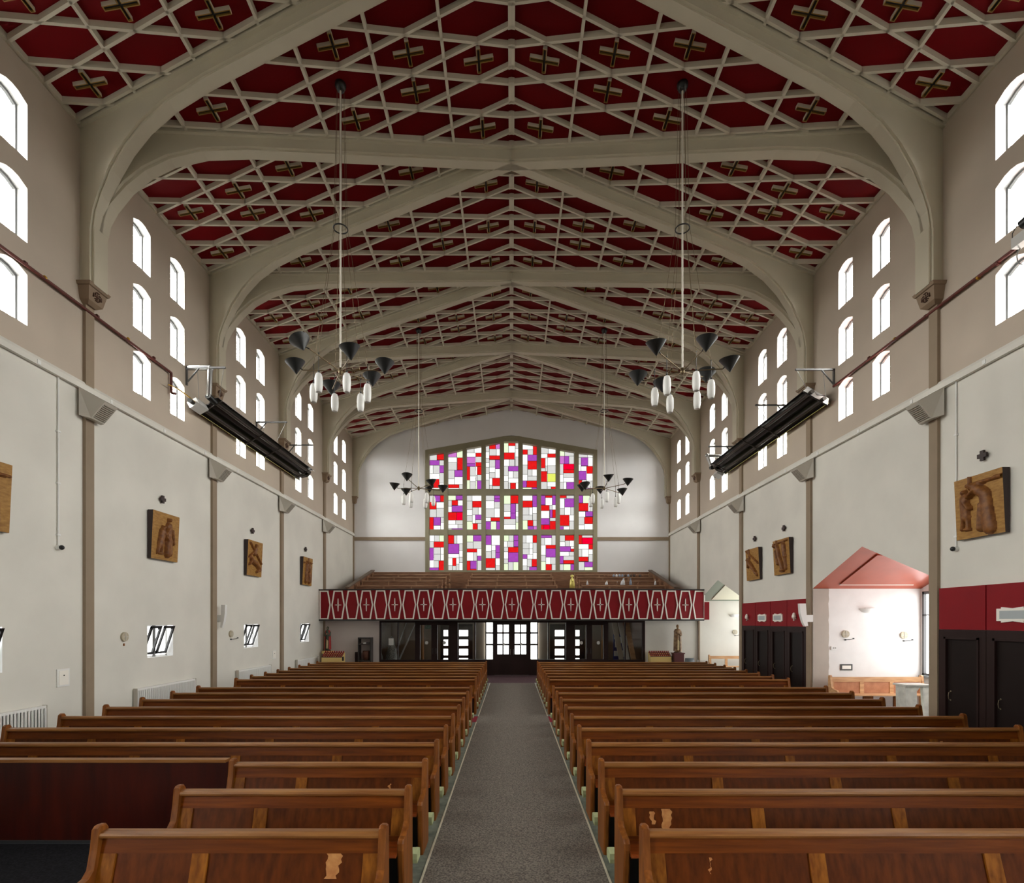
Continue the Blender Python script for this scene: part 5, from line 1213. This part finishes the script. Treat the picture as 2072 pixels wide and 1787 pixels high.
# ------------------------------------------------------------------ statues, votive stands, shelf, chair
def el(c, rx, ry, n=16, rot=0.0, wob=0.0, ph=0): return [(c[0] + (rx * math.cos(2 * math.pi * i / n)) * (1 + wob * math.cos(5 * 2 * math.pi * i / n + ph)), c[1] + (ry * math.sin(2 * math.pi * i / n)) * (1 + wob * math.cos(5 * 2 * math.pi * i / n + ph)), c[2]) for i in range(n)]
def statue(x, y, z, h, cloak, robe, trim, label):
    t = thing('statue', label, 'statue', (x, y, z))
    k = h
    def R(f, rx, ry, dx=0, dy=0, w=0.0, ph=0): return el((x + dx * k, y + dy * k, z + f * k), rx * k, ry * k, 18, wob=w, ph=ph)
    MB().loft([R(0, .13, .12), R(.035, .13, .12), R(.04, .11, .10)], sm=False).build('base', 'corbel_emblem', t)
    MB().loft([R(.04, .10, .085, w=.10), R(.15, .095, .08, w=.12, ph=1), R(.35, .085, .075, w=.08, ph=2), R(.5, .08, .07, w=.05), R(.62, .09, .07), R(.75, .10, .07), R(.82, .085, .06), R(.85, .035, .035), R(.88, .03, .03), R(.895, .04, .045), R(.93, .05, .056), R(.965, .046, .05), R(.99, .025, .028)]).build('body', [robe], t)
    m = MB(); rings = []
    for f, rx, ry in ((.06, .145, .12), (.3, .14, .11), (.55, .13, .10), (.75, .125, .085), (.83, .10, .07), (.855, .05, .045)):
        rings.append([(x + rx * k * math.cos(a), y + 0.012 * k + ry * k * math.sin(a), z + f * k) for a in [math.radians(-58 + 296 * i / 14) for i in range(15)]])
    vs = [p for r in rings for p in r]
    m.add(vs, [(j * 15 + i, j * 15 + i + 1, (j + 1) * 15 + i + 1, (j + 1) * 15 + i) for j in range(5) for i in range(14)], 0, True).build('cloak', cloak, t)
    fm = MB().ball((x, y - 0.012 * k, z + .935 * k), .046 * k, 12, 0, .9, .95, 1.2)
    fm.ball((x, y - 0.058 * k, z + .93 * k), .010 * k, 6); head = fm.build('head', trim, t)
    MB().ball((x, y + 0.012 * k, z + .95 * k), .05 * k, 12, 0, 1, 1, 1.1).build('hair', 'hair_paint' if trim == 'skin_paint' else trim, head)
    for sg in (-1, 1):
        MB().cyl((x + sg * .10 * k, y, z + .78 * k), (x + sg * .115 * k, y - .05 * k, z + .62 * k), .036 * k, .03 * k, 8).cyl((x + sg * .115 * k, y - .05 * k, z + .62 * k), (x + sg * .02 * k, y - .10 * k, z + .68 * k), .03 * k, .02 * k, 8).build('arm', robe, t)
        hm = MB().ball((x + sg * .015 * k, y - .105 * k, z + .69 * k), .02 * k, 8, 0, .7, .8, 1.2)
        for q in range(4): hm.cyl((x + sg * (.008 + q * .006) * k, y - .11 * k, z + .705 * k), (x + sg * (.005 + q * .005) * k, y - .112 * k, z + (.735 - .003 * q) * k), .004 * k, n=5)
        hm.build('hand', trim, t)
    MB().extr([(x - .03 * k, y - .088 * k, z + .10 * k), (x + .035 * k, y - .088 * k, z + .10 * k), (x + .045 * k, y - .083 * k, z + .42 * k), (x - .02 * k, y - .083 * k, z + .48 * k)], (0, 0.01 * k, 0)).build('mantle_fold', 'robe_cream', t)
    return t
SY = 22.05
statue((663 - CX) * SY / F, SY, 1.06, 1.0, 'robe_red', 'robe_green', 'skin_paint', 'painted saint statue in a red cloak in the left corner under the gallery')
pd = thing('pedestal', 'cream pedestal under the red cloaked statue', 'pedestal', ((663 - CX) * SY / F, SY, 0))
xp = (663 - CX) * SY / F
MB().box((xp - 0.14, SY - 0.14, 0), (xp + 0.14, SY + 0.14, 0.95)).build('shaft', 'stand_cream', pd); bb('top', (xp - 0.19, SY - 0.17, 0.95), (xp + 0.19, SY + 0.17, 1.06), 'stand_cream', pd)
statue((1371 - CX) * SY / F, SY, 0.98, 1.16, 'stone_gold', 'stone_gold', 'stone_gold', 'brown and gold saint statue on the maroon plinth under the gallery')
xq = (1371.5 - CX) * SY / F
pl_ = thing('plinth', 'maroon box plinth under the brown statue', 'plinth', (xq, SY, 0))
MB().box((xq - 0.2, SY - 0.19, 0), (xq + 0.2, SY + 0.19, 0.94)).build('shaft', 'maroon', pl_); bb('top', (xq - 0.23, SY - 0.22, 0.94), (xq + 0.23, SY + 0.22, 0.98), 'maroon', pl_)
def votive(xc, y, z, w, label, n, rows, leg):
    t = thing('votive_stand', label, 'candle stand', (xc, y, 0))
    a, b = xc - w / 2, xc + w / 2
    MB().extr([(a, y - 0.2, z), (a, y - 0.2, z + 0.22), (a, y + 0.22, z + 0.42), (a, y + 0.22, z)], (w, 0, 0)).build('box', 'stand_cream', t)
    for r in range(rows):
        f = (r + 0.5) / rows; yy = y - 0.2 + 0.42 * f; zz = z + 0.22 + 0.2 * f
        bb('rack_step', (a + 0.01, yy - 0.03, zz - 0.03), (b - 0.01, yy + 0.03, zz + 0.02), 'maroon', t)
        for q in range(n):
            x_ = a + 0.04 + (w - 0.08) * q / (n - 1)
            o = obj('candle_glass', CUP, t); o.matrix_parent_inverse = Matrix.Identity(4); o.location = Vector((x_, yy, zz + 0.02)) - Vector((xc, y, 0))
    for x_ in leg: MB().box((x_ - 0.1, y - 0.08, 0), (x_ + 0.1, y + 0.1, z)).build('leg', 'stand_cream', t)
    bb('coin_box', (b + 0.0, y - 0.16, z + 0.1), (b + 0.05, y - 0.08, z + 0.26), 'black_paint', t)
CUP = MB().lathe([(0.0, 0.0), (0.02, 0.0), (0.028, 0.055), (0.024, 0.055), (0.018, 0.01)], (0, 0, 0), 8).mesh('candle_glass', 'candle_red')
votive(-7.08, 21.2, 0.62, 0.80, 'cream votive candle stand with red glasses below the red cloaked statue', 9, 4, [-7.1])
votive(6.15, 22.15, 0.58, 0.86, 'cream votive candle box with red glasses left of the maroon plinth', 11, 3, [5.9, 6.4])
shx0, shx1, shy = (726 - CX) * 22.2 / F, (752.5 - CX) * 22.2 / F, 22.2
sh_ = thing('shelf_unit', 'narrow dark shelf unit against the pink wall under the gallery', 'shelf', ((shx0 + shx1) / 2, shy, 0))
for x in (shx0, shx1 - 0.05): bb('upright', (x, shy - 0.15, 0), (x + 0.05, shy + 0.2, 1.61), 'dark_rail', sh_)
for z in (0.05, 0.62, 1.30, 1.56): bb('shelf', (shx0 + 0.05, shy - 0.15, z), (shx1 - 0.05, shy + 0.2, z + 0.045), 'dark_rail', sh_)
for q in range(3): tag(bb('book', (shx0 + 0.08 + q * 0.13, shy - 0.1, 1.345), (shx0 + 0.19 + q * 0.13, shy + 0.1, 1.37 + 0.02 * q), ('fig_dark', 'paper', 'fig_dark')[q]), '%s small booklet on the upper shelf of the dark unit' % ('left', 'white middle', 'right')[q], 'booklet')
bk = thing('wicker_basket', 'brown wicker basket on the lower shelf of the dark unit', 'basket', ((shx0 + shx1) / 2 + 0.05, shy, 0.665))
MB().lathe([(0.0, 0), (0.13, 0), (0.16, 0.36), (0.145, 0.36), (0.12, 0.03)], ((shx0 + shx1) / 2 + 0.05, shy + 0.02, 0.665), 14).build('weave', 'basket', bk)
MB().lathe([(0.16, 0.36), (0.17, 0.375), (0.155, 0.39), (0.145, 0.375), (0.16, 0.36)], ((shx0 + shx1) / 2 + 0.05, shy + 0.02, 0.665), 14).build('rim', 'basket', bk)
tag(bb('brown_box', (shx0 - 0.16, shy, 0.0), (shx0 - 0.02, shy + 0.2, 1.0), 'dark_brown'), 'narrow brown board box left of the dark shelf unit', 'box')
ch = thing('chair', 'grey plastic chair between the last pews and the far recess', 'chair', (7.55, 20.9, 0))
cxx, cyy = (1399.5 - CX) * 20.9 / F, 20.9
prof = [(-0.20, 0.45), (0.18, 0.43), (0.22, 0.50), (0.26, 0.80), (0.25, 0.80), (0.21, 0.51), (0.17, 0.445), (-0.20, 0.465)]
MB().extr([(cxx - 0.21, cyy + a, z) for a, z in prof[:2] + prof[6:]], (0.42, 0, 0)).build('seat', 'chair_grey', ch)
MB().loft([[(cxx - 0.21, cyy + 0.17, 0.44), (cxx + 0.21, cyy + 0.17, 0.44), (cxx + 0.21, cyy + 0.20, 0.44), (cxx - 0.21, cyy + 0.20, 0.44)], [(cxx - 0.21, cyy + 0.22, 0.65), (cxx + 0.21, cyy + 0.22, 0.65), (cxx + 0.21, cyy + 0.24, 0.65), (cxx - 0.21, cyy + 0.24, 0.65)], [(cxx - 0.17, cyy + 0.25, 0.82), (cxx + 0.17, cyy + 0.25, 0.82), (cxx + 0.17, cyy + 0.27, 0.82), (cxx - 0.17, cyy + 0.27, 0.82)]]).build('backrest', 'chair_grey', ch)
for a in (-0.18, 0.18):
    for b in (-0.17, 0.19): MB().cyl((cxx + a, cyy + b, 0.45), (cxx + a * 1.15, cyy + b * 1.15, 0), 0.012, n=8).build('leg', 'steel', ch)

# ------------------------------------------------------------------ figures stored on the gallery
def figurine(px, ptop, pbot, Y, m1, m2, label, kneel=False):
    p = at(px, pbot, Y); h = (pbot - ptop) * Y / F
    t = thing('figurine', label, 'figurine', p, 'stored crib figures')
    w = 0.28 if kneel else 0.17
    MB().loft([el((p.x, Y, p.z), w * h * 1.2, w * h, 12, wob=.08), el((p.x, Y, p.z + h * .3), w * h * 1.1, w * h * .9, 12, wob=.06), el((p.x + (0.05 * h if kneel else 0), Y, p.z + h * .6), w * h * .85, w * h * .7, 12), el((p.x + (0.1 * h if kneel else 0), Y, p.z + h * .76), w * h * .4, w * h * .4, 12), el((p.x + (0.12 * h if kneel else 0), Y, p.z + h * .8), w * h * .25, w * h * .25, 12)]).build('robe', m1, t)
    hx_ = p.x + (0.14 * h if kneel else 0)
    hd = MB().ball((hx_, Y, p.z + h * .89), h * .10, 10).build('head', m2, t)
    MB().lathe([(h * .115, -h * .06), (h * .115, h * .05), (h * .06, h * .11), (0, h * .12)], (hx_, Y + 0.01, p.z + h * .89), 10).build('veil', m1, hd)
    MB().cyl((p.x, Y - w * h * .8, p.z + h * .62), (hx_, Y - w * h * 1.2, p.z + h * .5), h * .045, n=6).build('arms', m1, t)
gs = figurine(1157.6, 1163, 1190, 22.75, 'gold_paint', 'gold_paint', 'gilded standing figure at the aisle end of the gallery pews')
for i_, (px, a, b, m1, m2, l, kn) in enumerate(((1188.5, 1174, 1184, 'fig_white', 'fig_brown', 'small white figure nearest the gilded figure on the gallery', False), (1227, 1175, 1184, 'fig_white', 'fig_white', 'plain white rounded figure on the gallery front pew', True),
        (1249, 1177, 1184, 'fig_brown', 'fig_white', 'tiny brown figure between two larger ones on the gallery pew', False), (1260, 1170, 1184, 'fig_white', 'fig_blue', 'tall stooping blue and white figure on the gallery pew', True),
        (1276, 1170, 1184, 'fig_blue', 'fig_dark', 'grey blue standing figure on the gallery pew', False), (1291, 1178, 1184, 'fig_brown', 'fig_brown', 'tiny crouching brown figure on the gallery pew', True),
        (1326, 1173, 1184, 'fig_white', 'fig_brown', 'white and brown figure nearest the right gallery partition', False))):
    figurine(px, a, b, 23.32, m1, m2, l, kn)
for q in range(14):
    px = 1224 + q * 5.9; p = at(px, 1167.5, 25.13)
    MBq = MB().lathe([(0.0, 0), (0.05, 0), (0.055, 0.07), (0.035, 0.11), (0.0, 0.13)], p, 10)
    tag(MBq.build('candle_jar', ('fig_brown', 'fig_brown', 'fig_brown', 'fig_blue', 'fig_white', 'fig_blue', 'fig_blue', 'fig_dark', 'fig_blue', 'fig_dark', 'fig_dark', 'fig_brown', 'fig_dark', 'fig_brown')[q]), 'small jar in the row on the gallery back pew, %s from the left' % ORD[q], 'jar', 'jars on the gallery')
